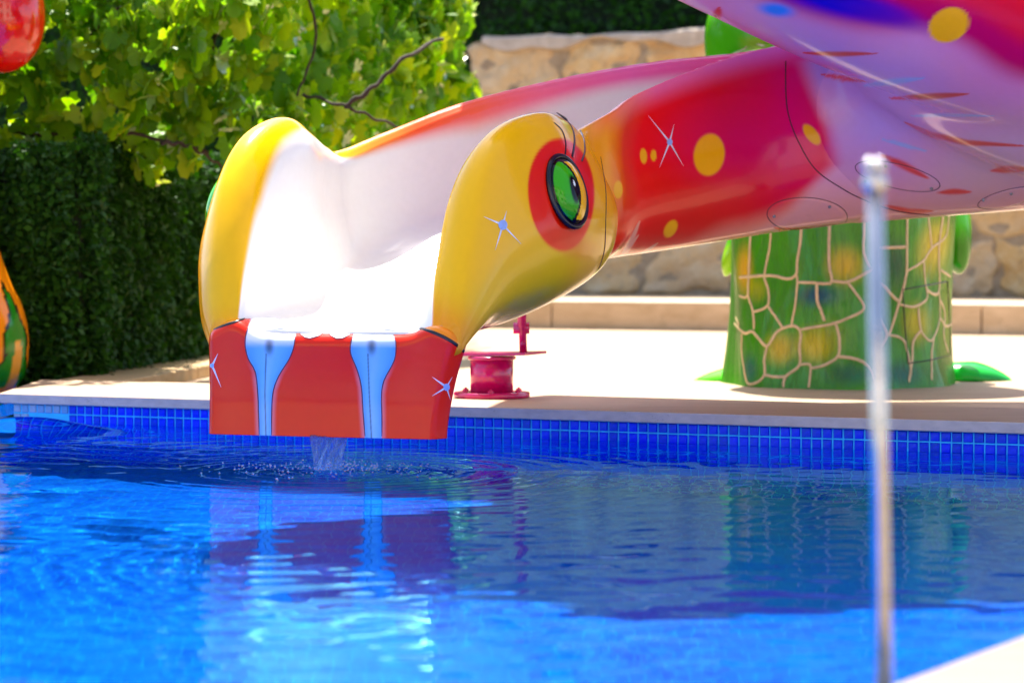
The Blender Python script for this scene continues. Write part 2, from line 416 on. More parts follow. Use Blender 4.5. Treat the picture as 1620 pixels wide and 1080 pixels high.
def neck_paint(co, coil=False):
    """skin from the back of the head along the neck to the belly of the upper coil"""
    px, py = proj(co); n = len(px)
    wv = warp(co, 14, 6)
    # neck: orange -> red -> magenta along its length
    x = px + wv + (py-260)*0.10
    neck = ramp_px(x, [(900, (250, 180, 0)), (955, (250, 165, 5)), (985, (240, 60, 5)), (1010, REDC), (1135, (236, 8, 10)), (1195, (238, 0, 70)), (1240, (236, 0, 104)), (1300, (238, 0, 88)), (1340, (226, 60, 120))])
    neck = over(neck, blob(px, py, 1165, 235, 80, 62, 20, 0.9)*0.45, (200, 0, 120))
    neck = over(neck, blob(px, py, 1150, 330, 140, 46, -12, 0.9)*0.8, (224, 14, 8))
    # pale peach belly of the neck
    yb = np.interp(px, [900, 960, 1060, 1180, 1300, 1400], [415, 408, 380, 345, 285, 235])
    neck = over(neck, sstep(-8, 46, py-yb+wv*1.2), (250, 176, 142))
    for (a, b_, c_, d_) in ((960, 430, 1010, 372), (975, 428, 1040, 385), (1000, 420, 1075, 392), (985, 400, 1012, 350), (1030, 415, 1120, 385)):
        neck = stroke(neck, px, py, [(a, b_), ((a+c_)/2+3, (b_+d_)/2), (c_, d_)], 3.2, (250, 190, 150), 0.75)
    # lilac belly
    bel = np.tile(lin(LILAC), (n, 1))
    bel = over(bel, blob(px, py, 1390, 250, 200, 70, 8, 0.9)*0.7, (222, 150, 186))
    bel = over(bel, blob(px, py, 1500, 130, 170, 60, 14, 0.9)*0.6, (232, 128, 172))
    bel = over(bel, blob(px, py, 1420, 170, 120, 50, 10, 0.9)*0.2, (196, 165, 230))
    bel = over(bel, sstep(250, 345, py+wv)*0.85, (232, 168, 158))  # warm reflected light painted into the belly's lower edge
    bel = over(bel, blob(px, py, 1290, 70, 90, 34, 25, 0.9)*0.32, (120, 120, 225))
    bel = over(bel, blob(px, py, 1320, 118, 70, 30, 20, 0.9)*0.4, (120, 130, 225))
    bel = over(bel, blob(px, py, 1400, 180, 60, 90, 30, 0.9)*0.45, (180, 170, 235))
    bel = over(bel, blob(px, py, 1090, 25, 70, 40, 25, 0.9)*0.55, (222, 150, 205))
    bel = over(bel, blob(px, py, 1570, 260, 100, 55, -10, 0.9)*0.5, (205, 190, 170))
    # border neck -> belly runs down-right from the fold
    d = px - np.interp(py, [60, 100, 200, 260, 330, 400], [1285, 1262, 1305, 1318, 1250, 1150])
    if coil: d = d + 400*sstep(6.72, 6.55, np.asarray(co)[:, 1])
    c = neck*(1-sstep(-14, 26, d+wv)[:, None]) + bel*sstep(-14, 26, d+wv)[:, None]
    # magenta / red back of the coil
    yt = np.interp(px, [1000, 1150, 1250, 1350, 1450, 1550, 1620, 1750, 1900], [-95, -32, 12, 32, 52, 92, 122, 190, 260])
    t = sstep(26, -20, py-yt+wv*1.5)
    c = over(c, sstep(60, 0, py-yt+wv*1.3)*0.35, (205, 70, 170))
    c = over(c, t, (200, 0, 92))
    yr = yt-52
    c = over(c, sstep(20, -26, py-yr+wv*1.8)*sstep(1360, 1440, px), (232, 18, 42))
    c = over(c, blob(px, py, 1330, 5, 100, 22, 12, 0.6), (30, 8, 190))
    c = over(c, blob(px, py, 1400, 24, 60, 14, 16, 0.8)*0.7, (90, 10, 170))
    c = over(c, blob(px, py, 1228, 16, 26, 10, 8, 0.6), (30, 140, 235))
    # yellow spots
    for a in ((1122, 245, 24, 33, 8), (1018, 247, 5.5, 12, -4), (1034, 246, 4.5, 9, 0), (1061, 362, 9, 15, 30), (978, 300, 7, 14, 0),
              (1284, 213, 9, 19, -38), (1501, 40, 33, 26, -28), (1700, 90, 30, 24, -20), (1170, 470, 10, 8, 0)):
        c = over(c, blob(px, py, *a[:5], 0.09 if a[2] > 12 else 0.16), (252, 186, 0))
    # vermilion feather strokes
    for pts, w_ in (([(1138, 12), (1132, 34)], 7), ([(1270, 84), (1325, 86), (1385, 85)], 4), ([(1300, 118), (1335, 124), (1368, 129)], 4),
                    ([(1408, 156), (1470, 153), (1532, 149)], 5), ([(1432, 194), (1475, 214), (1530, 226), (1618, 231)], 5), ([(1395, 246), (1430, 262), (1468, 282)], 6),
                    ([(1568, 270), (1595, 268), (1640, 268)], 5.5), ([(1484, 305), (1510, 303), (1536, 304)], 4.5), ([(1400, 325), (1440, 335), (1475, 334)], 4.5),
                    ([(1225, 360), (1260, 368), (1300, 372)], 5), ([(1650, 200), (1700, 210)], 5), ([(1180, 392), (1240, 388)], 4)):
        c = stroke(c, px, py, pts, w_, (228, 62, 40), 0.9)
    for pts, w_ in (([(1365, 136), (1410, 130), (1460, 124)], 5), ([(1440, 184), (1490, 182), (1570, 184)], 3), ([(1395, 220), (1430, 230), (1465, 239)], 3)):
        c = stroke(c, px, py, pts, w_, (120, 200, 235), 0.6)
    return c

# --- head and neck: a channel lofted through its own stations
#        L rim                R rim               floor  belly  t     bulge
ST = [((-.708, 5.90, .272), (-.150, 5.72, .265), .238, .170, .050, .000),
      ((-.712, 5.96, .44),  (-.130, 5.79, .44),  .242, .180, .066, .018),
      ((-.702, 6.06, .620), (-.092, 5.89, .63),  .250, .195, .082, .034),
      ((-.664, 6.17, .730), (-.030, 6.00, .738), .262, .210, .090, .050),
      ((-.598, 6.31, .782), (.062, 6.14, .785),  .285, .235, .090, .068),
      ((-.562, 6.43, .760), (.128, 6.30, .772),  .325, .275, .078, .085),
      ((-.518, 6.53, .722), (.170, 6.43, .745),  .370, .320, .058, .070),
      ((-.470, 6.605, .706), (.190, 6.50, .765),  .410, .335, .042, .012),
      ((-.345, 6.735, .762), (.270, 6.57, .812),  .480, .365, .034, .012),
      ((-.125, 6.93, .858), (.338, 6.66, .862),  .545, .400, .032, .018),
      ((.170, 7.16, .945),  (.520, 6.83, .945),  .630, .430, .032, .022),
      ((.450, 7.34, 1.005), (.680, 6.95, 1.000), .690, .460, .032, .028),
      ((.700, 7.46, 1.04),  (.830, 7.00, 1.035), .740, .490, .032, .030),
      ((1.00, 7.50, 1.09),  (1.03, 7.02, 1.080), .820, .520, .032, .020)]
tab = np.array([[*a, *b, f, g, t, bu] for a, b, f, g, t, bu in ST])
NS = 600
# denser stations on the head
us = np.linspace(0, len(ST)-1, NS); tabi = cr(tab, us)
KP = 560
KIs = []
loops = []
for row in tabi:
    L, Rr = row[0:3], row[3:6]; f, g, t, b = row[6:]
    cx2, cy2 = (L[0]+Rr[0])/2, (L[1]+Rr[1])/2
    lat = np.array([Rr[0]-L[0], Rr[1]-L[1]]); W = np.hypot(*lat); lat /= W; hw = W/2
    def sidepts(r):
        H = max(r-f, 0.02); D = r-g
        return [(.5*(hw-t), f+.012), (.86*(hw-t), f+.14*H), (hw-t, f+.5*H), (hw-.80*t, f+max(.76*H, H-.9*t)), (hw-.42*t, r-.22*min(t, H)), (hw, r), (hw+.42*t, r-.22*min(t, H)),
                (hw+.62*t+.55*b, r-.24*D-0.1*t), (hw+.66*t+b, r-.50*D), (hw+.50*t+.70*b, g+.22*D), (.80*hw+.3*b, g+.055*D), (.40*hw, g+.004)]
    pr = sidepts(Rr[2]); pl = sidepts(L[2])
    pts = [(0, f)] + pr + [(0, g)] + [(-a, z) for a, z in reversed(pl)]
    pts = np.array(pts); n = len(pts)
    ext = np.vstack([pts[-2:], pts, pts[:3]])
    ud = np.linspace(0, n, 1201); qd = cr(ext, np.minimum(ud+2, n+2-1e-6)); sl = np.concatenate([[0], np.cumsum(np.hypot(*np.diff(qd, axis=0).T))])
    u = np.interp(np.linspace(0, sl[-1], KP, endpoint=False), sl, ud); KIs.append(u)
    q = cr(ext, u+2)
    loops.append(np.stack([cx2+lat[0]*q[:, 0], cy2+lat[1]*q[:, 0], q[:, 1]], 1))
LV = np.concatenate(loops); US = np.repeat(us, KP); KI = np.concatenate(KIs)
ids = np.arange(NS*KP).reshape(NS, KP)
F = np.stack([ids[:-1], np.roll(ids, -1, 1)[:-1], np.roll(ids, -1, 1)[1:], ids[1:]], -1).reshape(-1, 4)
F = [tuple(f) for f in F] + [tuple(reversed(range(KP)))]
px, py = proj(LV)
ks = np.where(KI > 13, 26-KI, KI)                    # symmetric: 0 floor centre .. 6 rim top .. 13 belly centre
left = KI > 13
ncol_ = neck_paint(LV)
WHT = lin((240, 238, 230))
wv = warp(LV, 11, 1.0)
# cheeks
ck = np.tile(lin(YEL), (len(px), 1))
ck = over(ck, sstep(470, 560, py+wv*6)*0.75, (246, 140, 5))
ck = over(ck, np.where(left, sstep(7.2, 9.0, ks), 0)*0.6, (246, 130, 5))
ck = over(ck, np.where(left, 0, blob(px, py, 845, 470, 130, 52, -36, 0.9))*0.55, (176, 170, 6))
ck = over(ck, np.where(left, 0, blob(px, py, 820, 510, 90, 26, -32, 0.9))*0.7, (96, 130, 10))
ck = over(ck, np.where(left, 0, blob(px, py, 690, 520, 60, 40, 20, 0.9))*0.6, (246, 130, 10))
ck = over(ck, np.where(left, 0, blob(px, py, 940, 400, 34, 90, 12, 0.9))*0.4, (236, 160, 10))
egg = np.hypot((px-(888+0.03*(py-300)))/np.where(px < 888, 53.5, 53), (py-302)/np.where(py < 302, 84, 96))
ck = over(ck, np.where(left, 0, 1-sstep(0.95, 1.03, egg))*(ks > 6.2), (240, 30, 3))
ck = over(ck, np.where(left, 0, blob(px, py, 905, 385, 30, 16, 20, 0.9))*(ks > 6.2)*0.5, (222, 60, 20))
rel = np.hypot((US-3.6)/1.6, (ks-8.3)/1.3)           # red patch around the left eye
ck = over(ck, np.where(left, 1-sstep(0.9, 1.05, rel), 0), (240, 30, 3))
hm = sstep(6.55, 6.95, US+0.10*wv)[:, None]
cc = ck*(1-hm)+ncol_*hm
# neck rims
rimc = ramp_px(np.where(left, px, px), [(520, (252, 196, 10)), (590, (255, 150, 60)), (660, (255, 96, 50)), (760, (255, 110, 80)), (860, (255, 120, 150)), (1000, (252, 110, 175)), (1200, (240, 60, 130))])
rm = (sstep(3.2, 3.8, ks)*sstep(8.6, 7.2, ks))*sstep(6.4, 7.2, US)*left
cc = cc*(1-rm[:, None])+rimc*rm[:, None]
rim_sheen = ramp_px(px, [(900, (255, 205, 110)), (960, (255, 140, 60)), (1040, (250, 120, 170)), (1200, (250, 130, 205))])  # near rim: pale sun highlight band painted into the colour
rm = (sstep(4.8, 5.6, ks)*sstep(7.6, 6.9, ks))*sstep(6.6, 7.4, US)*(~left)
cc = cc*(1-rm[:, None])+rim_sheen*rm[:, None]
inner_edge = np.where(left, np.interp(US, [0, 2.2, 3.4, 4.6, 6.2, 7.2, 9, 11], [3.75, 3.8, 4.5, 4.75, 5.1, 4.3, 3.65, 3.8]), np.interp(US, [6, 7], [3.75, 4.6]))
wi = sstep(inner_edge+0.28, inner_edge-0.28, ks+0.05*wv)[:, None]
cc = cc*(1-wi)+WHT[None]*wi
pk = (np.exp(-((US-8.8)/1.2)**2)*0.14*(ks < 4))[:, None]
cc = cc*(1-pk)+lin((235, 150, 190))[None]*pk
fl = (sstep(0.35, 0.0, US)*(ks < 3)*0)[:, None]
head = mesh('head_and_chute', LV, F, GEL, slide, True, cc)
head['label'] = 'yellow cheeked head with white open chute and red to magenta neck'

# --- helix coil: overlapping tubes fused by voxel remesh, saddle smoothed
cpath = np.array([(.02, 6.45, 1.85, .44, .44), (.30, 6.42, 1.655, .44, .44), (.64, 6.40, 1.475, .44, .43), (1.02, 6.42, 1.305, .44, .43), (1.38, 6.48, 1.18, .44, .42), (1.75, 6.56, 1.10, .42, .40), (2.02, 6.72, 1.00, .38, .37),
                  (1.98, 6.92, .94, .34, .34), (1.70, 6.98, .89, .32, .32), (1.42, 7.05, .855, .31, .31), (1.15, 7.18, .825, .31, .30), (.93, 7.25, .80, .305, .295)])
fpath = np.array([(.98, 6.95, 1.04, .10, .12), (1.16, 6.82, 1.02, .26, .24), (1.40, 6.72, 1.00, .38, .34), (1.75, 6.68, .98, .42, .40), (2.05, 6.75, .98, .34, .34)])
def tube_path(path, n=120, k=64, flat=1.0):
    q = cr(path, np.linspace(0, len(path)-1, n)); V, Fs = [], []
    for i in range(n):
        a = q[max(i-1, 0)][:3]; b = q[min(i+1, n-1)][:3]; t = (b-a)/np.linalg.norm(b-a)
        s = np.cross(t, (0, 0, 1.0)); s /= np.linalg.norm(s); up = np.cross(s, t)
        for j in range(k):
            an = 2*math.pi*j/k
            V.append(q[i][:3]+s*math.cos(an)*q[i][3]+up*math.sin(an)*q[i][4])
    for i in range(n-1):
        for j in range(k):
            j2 = (j+1) % k; Fs.append((i*k+j, i*k+j2, (i+1)*k+j2, (i+1)*k+j))
    Fs.append(tuple(reversed(range(k)))); Fs.append(tuple(range((n-1)*k, n*k)))
    return V, Fs
V, Fs = join_vf([tube_path(cpath), tube_path(fpath, 50)])
tmp = mesh('tmp', V, Fs, None, None)
md = tmp.modifiers.new('r', 'REMESH'); md.mode = 'VOXEL'; md.voxel_size = 0.0085; md.adaptivity = 0
md = tmp.modifiers.new('s', 'SMOOTH'); md.factor = 0.6; md.iterations = 260
dg = bpy.context.evaluated_depsgraph_get(); dg.update()
me = bpy.data.meshes.new_from_object(tmp.evaluated_get(dg)); me.name = 'coil'
bpy.data.objects.remove(tmp)
CV = np.empty(len(me.vertices)*3); me.vertices.foreach_get('co', CV); CV = CV.reshape(-1, 3)
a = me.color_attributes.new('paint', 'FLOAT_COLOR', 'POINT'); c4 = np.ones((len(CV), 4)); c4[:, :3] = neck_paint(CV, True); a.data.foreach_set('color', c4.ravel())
me.materials.clear(); coil = link('coil', me, GEL, slide); coil['label'] = 'lilac bellied coil with magenta back sweeping up to the right'
print('coil verts', len(CV))
# unseen upper channel of the helix, routed and widened to shade deck and pool
up_path = np.array([(.06, 6.45, 1.83, .40, .40), (.10, 6.80, 1.97, .38, .36), (.16, 7.4, 2.12, .40, .36), (.26, 8.0, 2.25, .46, .36), (.60, 8.05, 2.4, .86, .40), (1.25, 8.02, 2.5, 1.08, .44), (2.1, 7.95, 2.6, 1.0, .40), (2.8, 7.7, 2.9, .48, .36)])
V, Fs = tube_path(up_path, 90, 48)
V = np.array(V); uc = ramp_px(V[:, 1], [(6.2, (200, 150, 216)), (7.4, (190, 160, 225)), (8.4, (160, 170, 235))])
mesh('upper_shade_channel', V, Fs, GEL, slide, True, uc)

# --- ray casting on the slide's own skin, to seat its small parts on it
def bvh_of(o):
    return BVHTree.FromPolygons([o.matrix_world @ v.co for v in o.data.vertices] if False else [tuple(v.co) for v in o.data.vertices], [tuple(p.vertices) for p in o.data.polygons])
BH, BC = bvh_of(head), bvh_of(coil)
def cast(px, py, trees=None):
    best = None; d = ray(px, py); og = Vector((0, 0, CZ))
    for tr in (trees or (BH, BC)):
        h = tr.ray_cast(og, d)
        if h[0] is not None and (best is None or h[3] < best[3]): best = h
    return best
def on_skin(pts, off=0.001, step=3.0, trees=None):
    out = []
    for (x0, y0), (x1, y1) in zip(pts[:-1], pts[1:]):
        n = max(1, int(math.hypot(x1-x0, y1-y0)/step))
        for i in range(n):
            h = cast(x0+(x1-x0)*i/n, y0+(y1-y0)*i/n, trees)
            if h: nn = h[1] if h[1].dot(ray(x0, y0)) < 0 else -h[1]; out.append((h[0]+nn*off, nn))
    h = cast(*pts[-1], trees)
    if h: nn = h[1] if h[1].dot(ray(*pts[-1])) < 0 else -h[1]; out.append((h[0]+nn*off, nn))
    return out
def ribbon(pts, w0, taper=(0.2, 0.2), off=0.0012, trees=None, step=3.0):
    """thin raised paint line lying on the skin; w0 = half width in metres"""
    s = on_skin(pts, off, step, trees); V, Fs = [], []
    n = len(s)
    for i, (p, nn) in enumerate(s):
        t = (s[min(i+1, n-1)][0]-s[max(i-1, 0)][0])
        if t.length < 1e-9: t = Vector((1, 0, 0))
        b = t.normalized().cross(nn).normalized(); f = i/max(n-1, 1)
        ww = w0*min(1, taper[0]+f*4, taper[1]+(1-f)*4) if taper else w0
        V += [p-b*ww-nn*0.0012, p-b*ww*0.7+nn*0.0003, p+b*ww*0.7+nn*0.0003, p+b*ww-nn*0.0012]
    for i in range(n-1):
        for k in range(3): Fs.append((i*4+k, i*4+k+1, i*4+k+5, i*4+k+4))
    return V, Fs
def sm(pts, k=6):
    return [tuple(p) for p in cr(np.array(pts, float), np.linspace(0, len(pts)-1, (len(pts)-1)*k+1))]
# seams
for pts in ([(1243, 97), (1243, 140), (1247, 180), (1262, 222), (1290, 268), (1335, 300), (1372, 318), (1420, 334), (1470, 340)],):
    V, Fs = ribbon(sm(pts), 0.0016, None); mesh('seam', V, Fs, DARKLINE, slide)
# sparkles
def sparkle(cx, cy, arms, r=7, w=0.0032, trees=None):
    prt = []
    for dx, dy in arms:
        n = 14; s = on_skin([(cx, cy), (cx+dx, cy+dy)], 0.0011, 3, trees); V, Fs = [], []
        for i, (p, nn) in enumerate(s):
            t = s[-1][0]-s[0][0]; b = t.normalized().cross(nn).normalized(); ww = w*(1-i/max(1, len(s)-1))**1.2+0.0004
            V += [p-b*ww, p+nn*0.0004, p+b*ww]
        for i in range(len(s)-1): Fs += [(i*3, i*3+1, i*3+4, i*3+3), (i*3+1, i*3+2, i*3+5, i*3+4)]
        prt.append((V, Fs))
    V, Fs = join_vf(prt); o = mesh('sparkle', V, Fs, SPARK, slide)
    ring = []; c = cast(cx, cy, trees); V = []
    nn = c[1] if c[1].dot(ray(cx, cy)) < 0 else -c[1]; V.append(c[0]+nn*0.0024)
    for k in range(16):
        h = cast(cx+r*math.cos(k*math.pi/8), cy+r*1.15*math.sin(k*math.pi/8), trees); m2 = h[1] if h[1].dot(ray(cx, cy)) < 0 else -h[1]; V.append(h[0]+m2*0.0016)
    mesh('sparkle_heart', V, [(0, 1+k, 1+(k+1) % 16) for k in range(16)], SPARKB, o)
sparkle(795, 356, [(-30, -13), (6, -22), (29, 30), (-12, 40)], 7)
sparkle(1059, 225, [(-34, -42), (7, -28), (22, 38), (-16, 40)], 4.5)
# lashes of the near eye
for pts, w_ in (([(905, 249), (909, 225), (906, 205), (896, 190), (880, 178)], .0042), ([(893, 252), (895, 228), (889, 207), (876, 194)], .0026), ([(920, 256), (925, 240), (924, 222), (918, 206)], .0032)):
    V, Fs = ribbon(sm(pts), w_, (0.9, 0.15)); mesh('eyelash', V, Fs, BLACK, slide)
# line between cheek back and neck
V, Fs = ribbon(sm([(950, 248), (958, 300), (958, 350), (956, 395), (947, 425)]), 0.0010, (0.2, 0.2)); mesh('seam', V, Fs, DARKLINE, slide)

# --- eyes
def eye(center, nrm, rx, ry, rz, flip=1):
    n = nrm.normalized(); up = (Vector((0, 0, 1))-n*n.z).normalized(); rt = up.cross(n).normalized()*1.0   # rt = to the right seen from outside
    NU, NVv = 90, 46; V, C, Fs = [], [], []
    G, BK, YL, SH = lin((58, 176, 10)), lin((8, 6, 14)), lin((252, 190, 10)), lin((0, 110, 30))
    for i in range(NVv):
        rr = math.sin(math.pi/2*1.12*i/(NVv-1)); hh = math.cos(math.pi/2*1.12*i/(NVv-1))
        for j in range(NU):
            a = 2*math.pi*j/NU; x, y = rr*math.cos(a), rr*math.sin(a)
            V.append(center+rt*(x*rx*flip)+up*(y*ry)+n*(hh*rz)); d = math.hypot(x, y)
            if i > NVv-5: d = 1.0
            c = G.copy()
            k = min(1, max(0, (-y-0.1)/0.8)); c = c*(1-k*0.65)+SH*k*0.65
            dd = math.hypot((x+0.13)/0.22, (y+0.03)/0.40); k = min(1, max(0, (1.15-dd)/0.3)); c = c*(1-k)+BK*k
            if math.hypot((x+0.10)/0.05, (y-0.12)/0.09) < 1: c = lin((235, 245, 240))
            # eyelid line and yellow lid on the right
            e = math.hypot((x+0.93)/1.02, (y+0.04)/1.15)
            if e > 0.97: c = BK
            if e > 1.08 and d < 0.90: c = YL
            if d > 0.88 and not (e > 1.08 and d < 0.90): c = BK
            if y > 0.80 or (y < -0.84): c = BK
            C.append(c)
    for i in range(NVv-1):
        for j in range(NU):
            j2 = (j+1) % NU; Fs.append((i*NU+j, (i+1)*NU+j, (i+1)*NU+j2, i*NU+j2))
    o = mesh('eye', V, Fs, GEL_EYE, slide, True, np.array(C)); return o
GEL_EYE = gel('eye_gloss', 0.05, peel=0.0)
h = cast(897, 303); en = h[1] if h[1].dot(ray(897, 303)) < 0 else -h[1]
print('eye', h[0], en)
ec = h[0]-en*0.012
eye(ec, en, 0.068, 0.092, 0.046)
# rim of the eye
def eye_ring(center, n, rx, ry):
    up = (Vector((0, 0, 1))-n*n.z).normalized(); rt = up.cross(n).normalized()
    pts = [center+rt*math.cos(a)*rx+up*math.sin(a)*ry+n*0.013 for a in [2*math.pi*k/60 for k in range(60)]]
    V, Fs = tube_vf(pts, 0.0075, 8, True); mesh('eye_rim', V, Fs, BLACK, slide)
eye_ring(ec, en, 0.068, 0.092)
# the far eye, on the outside of the left cheek
row = tabi[int(2.6/13*(NS-1))]; lat = Vector((row[3]-row[0], row[4]-row[1], 0)).normalized()
cc0 = Vector((row[0], row[1], row[2]-0.135)); hL = BH.ray_cast(cc0-lat*0.6, lat)
enl = hL[1] if hL[1].dot(lat) < 0 else -hL[1]
eye(hL[0]-enl*0.034, enl, 0.068, 0.090, 0.046, -1); eye_ring(hL[0]-enl*0.034, enl, 0.068, 0.090)

# --- painted lip apron
NUa, NVa = 300, 190
LB, RB = Vector((-.757, 5.888)), Vector((-.168, 5.705)); LT, RT = Vector((-.757, 5.888)), Vector((-.122, 5.693))
latv = (RB-LB).normalized(); bk = Vector((-latv.y, latv.x))       # bk points back into the chute
VV, UU = [], []
prof = []
for j in range(NVa):
    v = j/(NVa-1)
    if v < 0.16: q = v/0.16; prof.append((0.085*(1-q)+0.03, 0.2465-0.0005*q))
    elif v < 0.30: q = (v-0.16)/0.14*math.pi/2; prof.append((0.03-0.03*math.sin(q), 0.216+0.030*math.cos(q)))
    else: q = (v-0.30)/0.70; prof.append((0.004*math.sin(q*math.pi), 0.216-q*0.227))
V = []
for j, (bb, z) in enumerate(prof):
    tt = max(0, min(1, (z+0.011)/0.227))
    e = tt**1.6
    Lc, Rc = LB.lerp(LT, e), RB.lerp(RT, e)
    for i in range(NUa):
        u = i/(NUa-1); nar = 1-0.24*float(sstep(0.022, 0.075, bb)); s_ = Lc.lerp(Rc, 0.5+(u-0.5)*nar); wrap = 0.0
        de = min(u, 1-u)
        if de < 0.05: wrap = 0.045*(1-de/0.05)**2
        sag = 0.006*math.sin(u*math.pi)
        q = s_+bk*(bb+wrap-0.006*math.sin(math.pi*u)); zz = z
        zt = float(sstep(0.12, 0.22, z)); zz = z+zt*(-0.010+0.034*math.exp(-((u-0.12)/0.075)**2)+0.024*math.exp(-((u-0.90)/0.07)**2))
        V.append((q.x, q.y, zz-sag*0))
V = np.array(V); idm = np.arange(NUa*NVa).reshape(NVa, NUa)
Fq = np.stack([idm[:-1, :-1], idm[1:, :-1], idm[1:, 1:], idm[:-1, 1:]], -1).reshape(-1, 4)
px, py = proj(V)
C = np.tile(lin((240, 38, 4)), (len(V), 1))
C = over(C, blob(px, py, 515, 600, 46, 90, 0, 0.9)*0.4, (238, 22, 0)); C = over(C, blob(px, py, 360, 600, 26, 90, 0, 0.9)*0.4, (246, 66, 30)); C = over(C, blob(px, py, 650, 570, 26, 60, 0, 0.9)*0.35, (246, 66, 34))
def cz(p): return [(280+x/3.085, 430+y/3.085) for x, y in p]
Ld = cz([(360, 235), (338, 300), (333, 360), (348, 425), (383, 490), (395, 600), (398, 680), (402, 830)])
Lr = cz([(585, 282), (576, 330), (568, 375), (545, 430), (498, 505), (470, 580), (462, 680), (462, 830)])
Rd = cz([(865, 292), (848, 350), (848, 400), (878, 475), (900, 560), (908, 680), (918, 830)])
Rr_ = cz([(1046, 282), (1068, 340), (1066, 410), (1050, 455), (1010, 530), (998, 600), (1000, 700), (1000, 830)])
zig = cz([(585, 282), (603, 305), (625, 320), (650, 325), (690, 314), (730, 290), (752, 312), (780, 326), (810, 324), (840, 310), (865, 292)])
def xat(poly, y): a = np.array(poly); return np.interp(y, a[:, 1], a[:, 0])
def yat(poly, x): a = np.array(poly); return np.interp(x, a[:, 0], a[:, 1])
BLU, WH = (112, 186, 244), (250, 250, 255)
for Lp, Rp, cxm in ((Ld, Lr, (424, 419)), (Rd, Rr_, (586, 590))):
    xl, xr = xat(Lp, py), xat(Rp, py)
    halo = (1-sstep(0, 9, np.abs(px-(xl+xr)/2)-(xr-xl)/2))*sstep(560, 610, py)
    C = over(C, halo*0.55, (236, 150, 170))
    ins = sstep(-0.6, 0.6, px-xl)*sstep(-0.6, 0.6, xr-px)
    up_ = py < Lp[0][1]
    col = np.tile(lin(BLU), (len(V), 1))
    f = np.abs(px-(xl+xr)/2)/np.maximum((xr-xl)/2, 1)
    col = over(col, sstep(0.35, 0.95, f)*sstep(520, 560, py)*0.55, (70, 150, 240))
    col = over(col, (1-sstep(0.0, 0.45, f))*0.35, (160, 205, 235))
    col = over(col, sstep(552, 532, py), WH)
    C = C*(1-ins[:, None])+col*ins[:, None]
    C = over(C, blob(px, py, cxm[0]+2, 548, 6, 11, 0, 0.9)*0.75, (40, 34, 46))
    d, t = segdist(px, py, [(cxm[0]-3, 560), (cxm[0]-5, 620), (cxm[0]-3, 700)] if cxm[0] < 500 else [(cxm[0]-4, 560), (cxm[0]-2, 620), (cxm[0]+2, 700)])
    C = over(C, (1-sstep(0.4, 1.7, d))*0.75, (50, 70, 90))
# white of the chute above the zigzag
wz = ((px > 468.5) & (px < 561) & (py < yat(zig, px))) | ((px > Ld[0][0]) & (px < 470) & (py < 508)) | ((px > 560) & (px < Rr_[0][0]) & (py < 522))
C = over(C, wz.astype(float), WH)
yl = yat([(320, 526), (350, 517), (372, 509), (397, 499)], px)
C = over(C, ((px < 397) & (py < yl)).astype(float), (246, 150, 5)); C = over(C, ((px >= 397) & (px < 621) & (py < 506)).astype(float), WH)
yr2 = yat([(618, 521), (650, 517), (672, 522), (700, 532), (745, 560)], px)
C = over(C, ((px > 618) & (py < yr2)).astype(float), (248, 140, 8)); C = over(C, sstep(660, 628, px)*(px > 600)*(py < yr2), WH)
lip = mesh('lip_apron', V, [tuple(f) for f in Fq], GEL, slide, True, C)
so = lip.modifiers.new('s', 'SOLIDIFY'); so.thickness = 0.018; so.offset = -1
lip['label'] = 'vermilion lip apron with two pale blue drips'
BL = bvh_of(lip)
def lipline(pts, w_, mat=None, nm='paint_line', tp=(0.5, 0.5)):
    V, Fs = ribbon(pts, w_, tp, 0.0012, (BL,), 2.0)
    if len(V) > 4: mesh(nm, V, Fs, mat or PLINE, slide)
PLINE = simple('plum_paint', (0.10, 0.02, 0.05), 0.4)
lipline(sm([(331, 524), (350, 516), (372, 509), (395, 501)]), .0042, BLACK, tp=(.9, .3)); lipline(sm([(648, 518), (672, 521), (700, 532), (722, 545), (738, 560)]), .0040, BLACK, tp=(.3, .9))
for p_ in (Ld, Lr, Rd, Rr_): lipline(sm(p_[:-1]+[(p_[-1][0], 690)], 3), .0013)
lipline(zig, .0013)
def lip_sparkle(cx, cy, arms, r):
    try:
        sparkle(cx, cy, arms, r, 0.0028, (BL,))
    except Exception as e: print('sparkle', e)
lip_sparkle(706, 612, [(-22, -16), (9, -16), (6, 20), (-22, 14)], 5)
lip_sparkle(336, 578, [(9, -19), (14, 34)], 3)

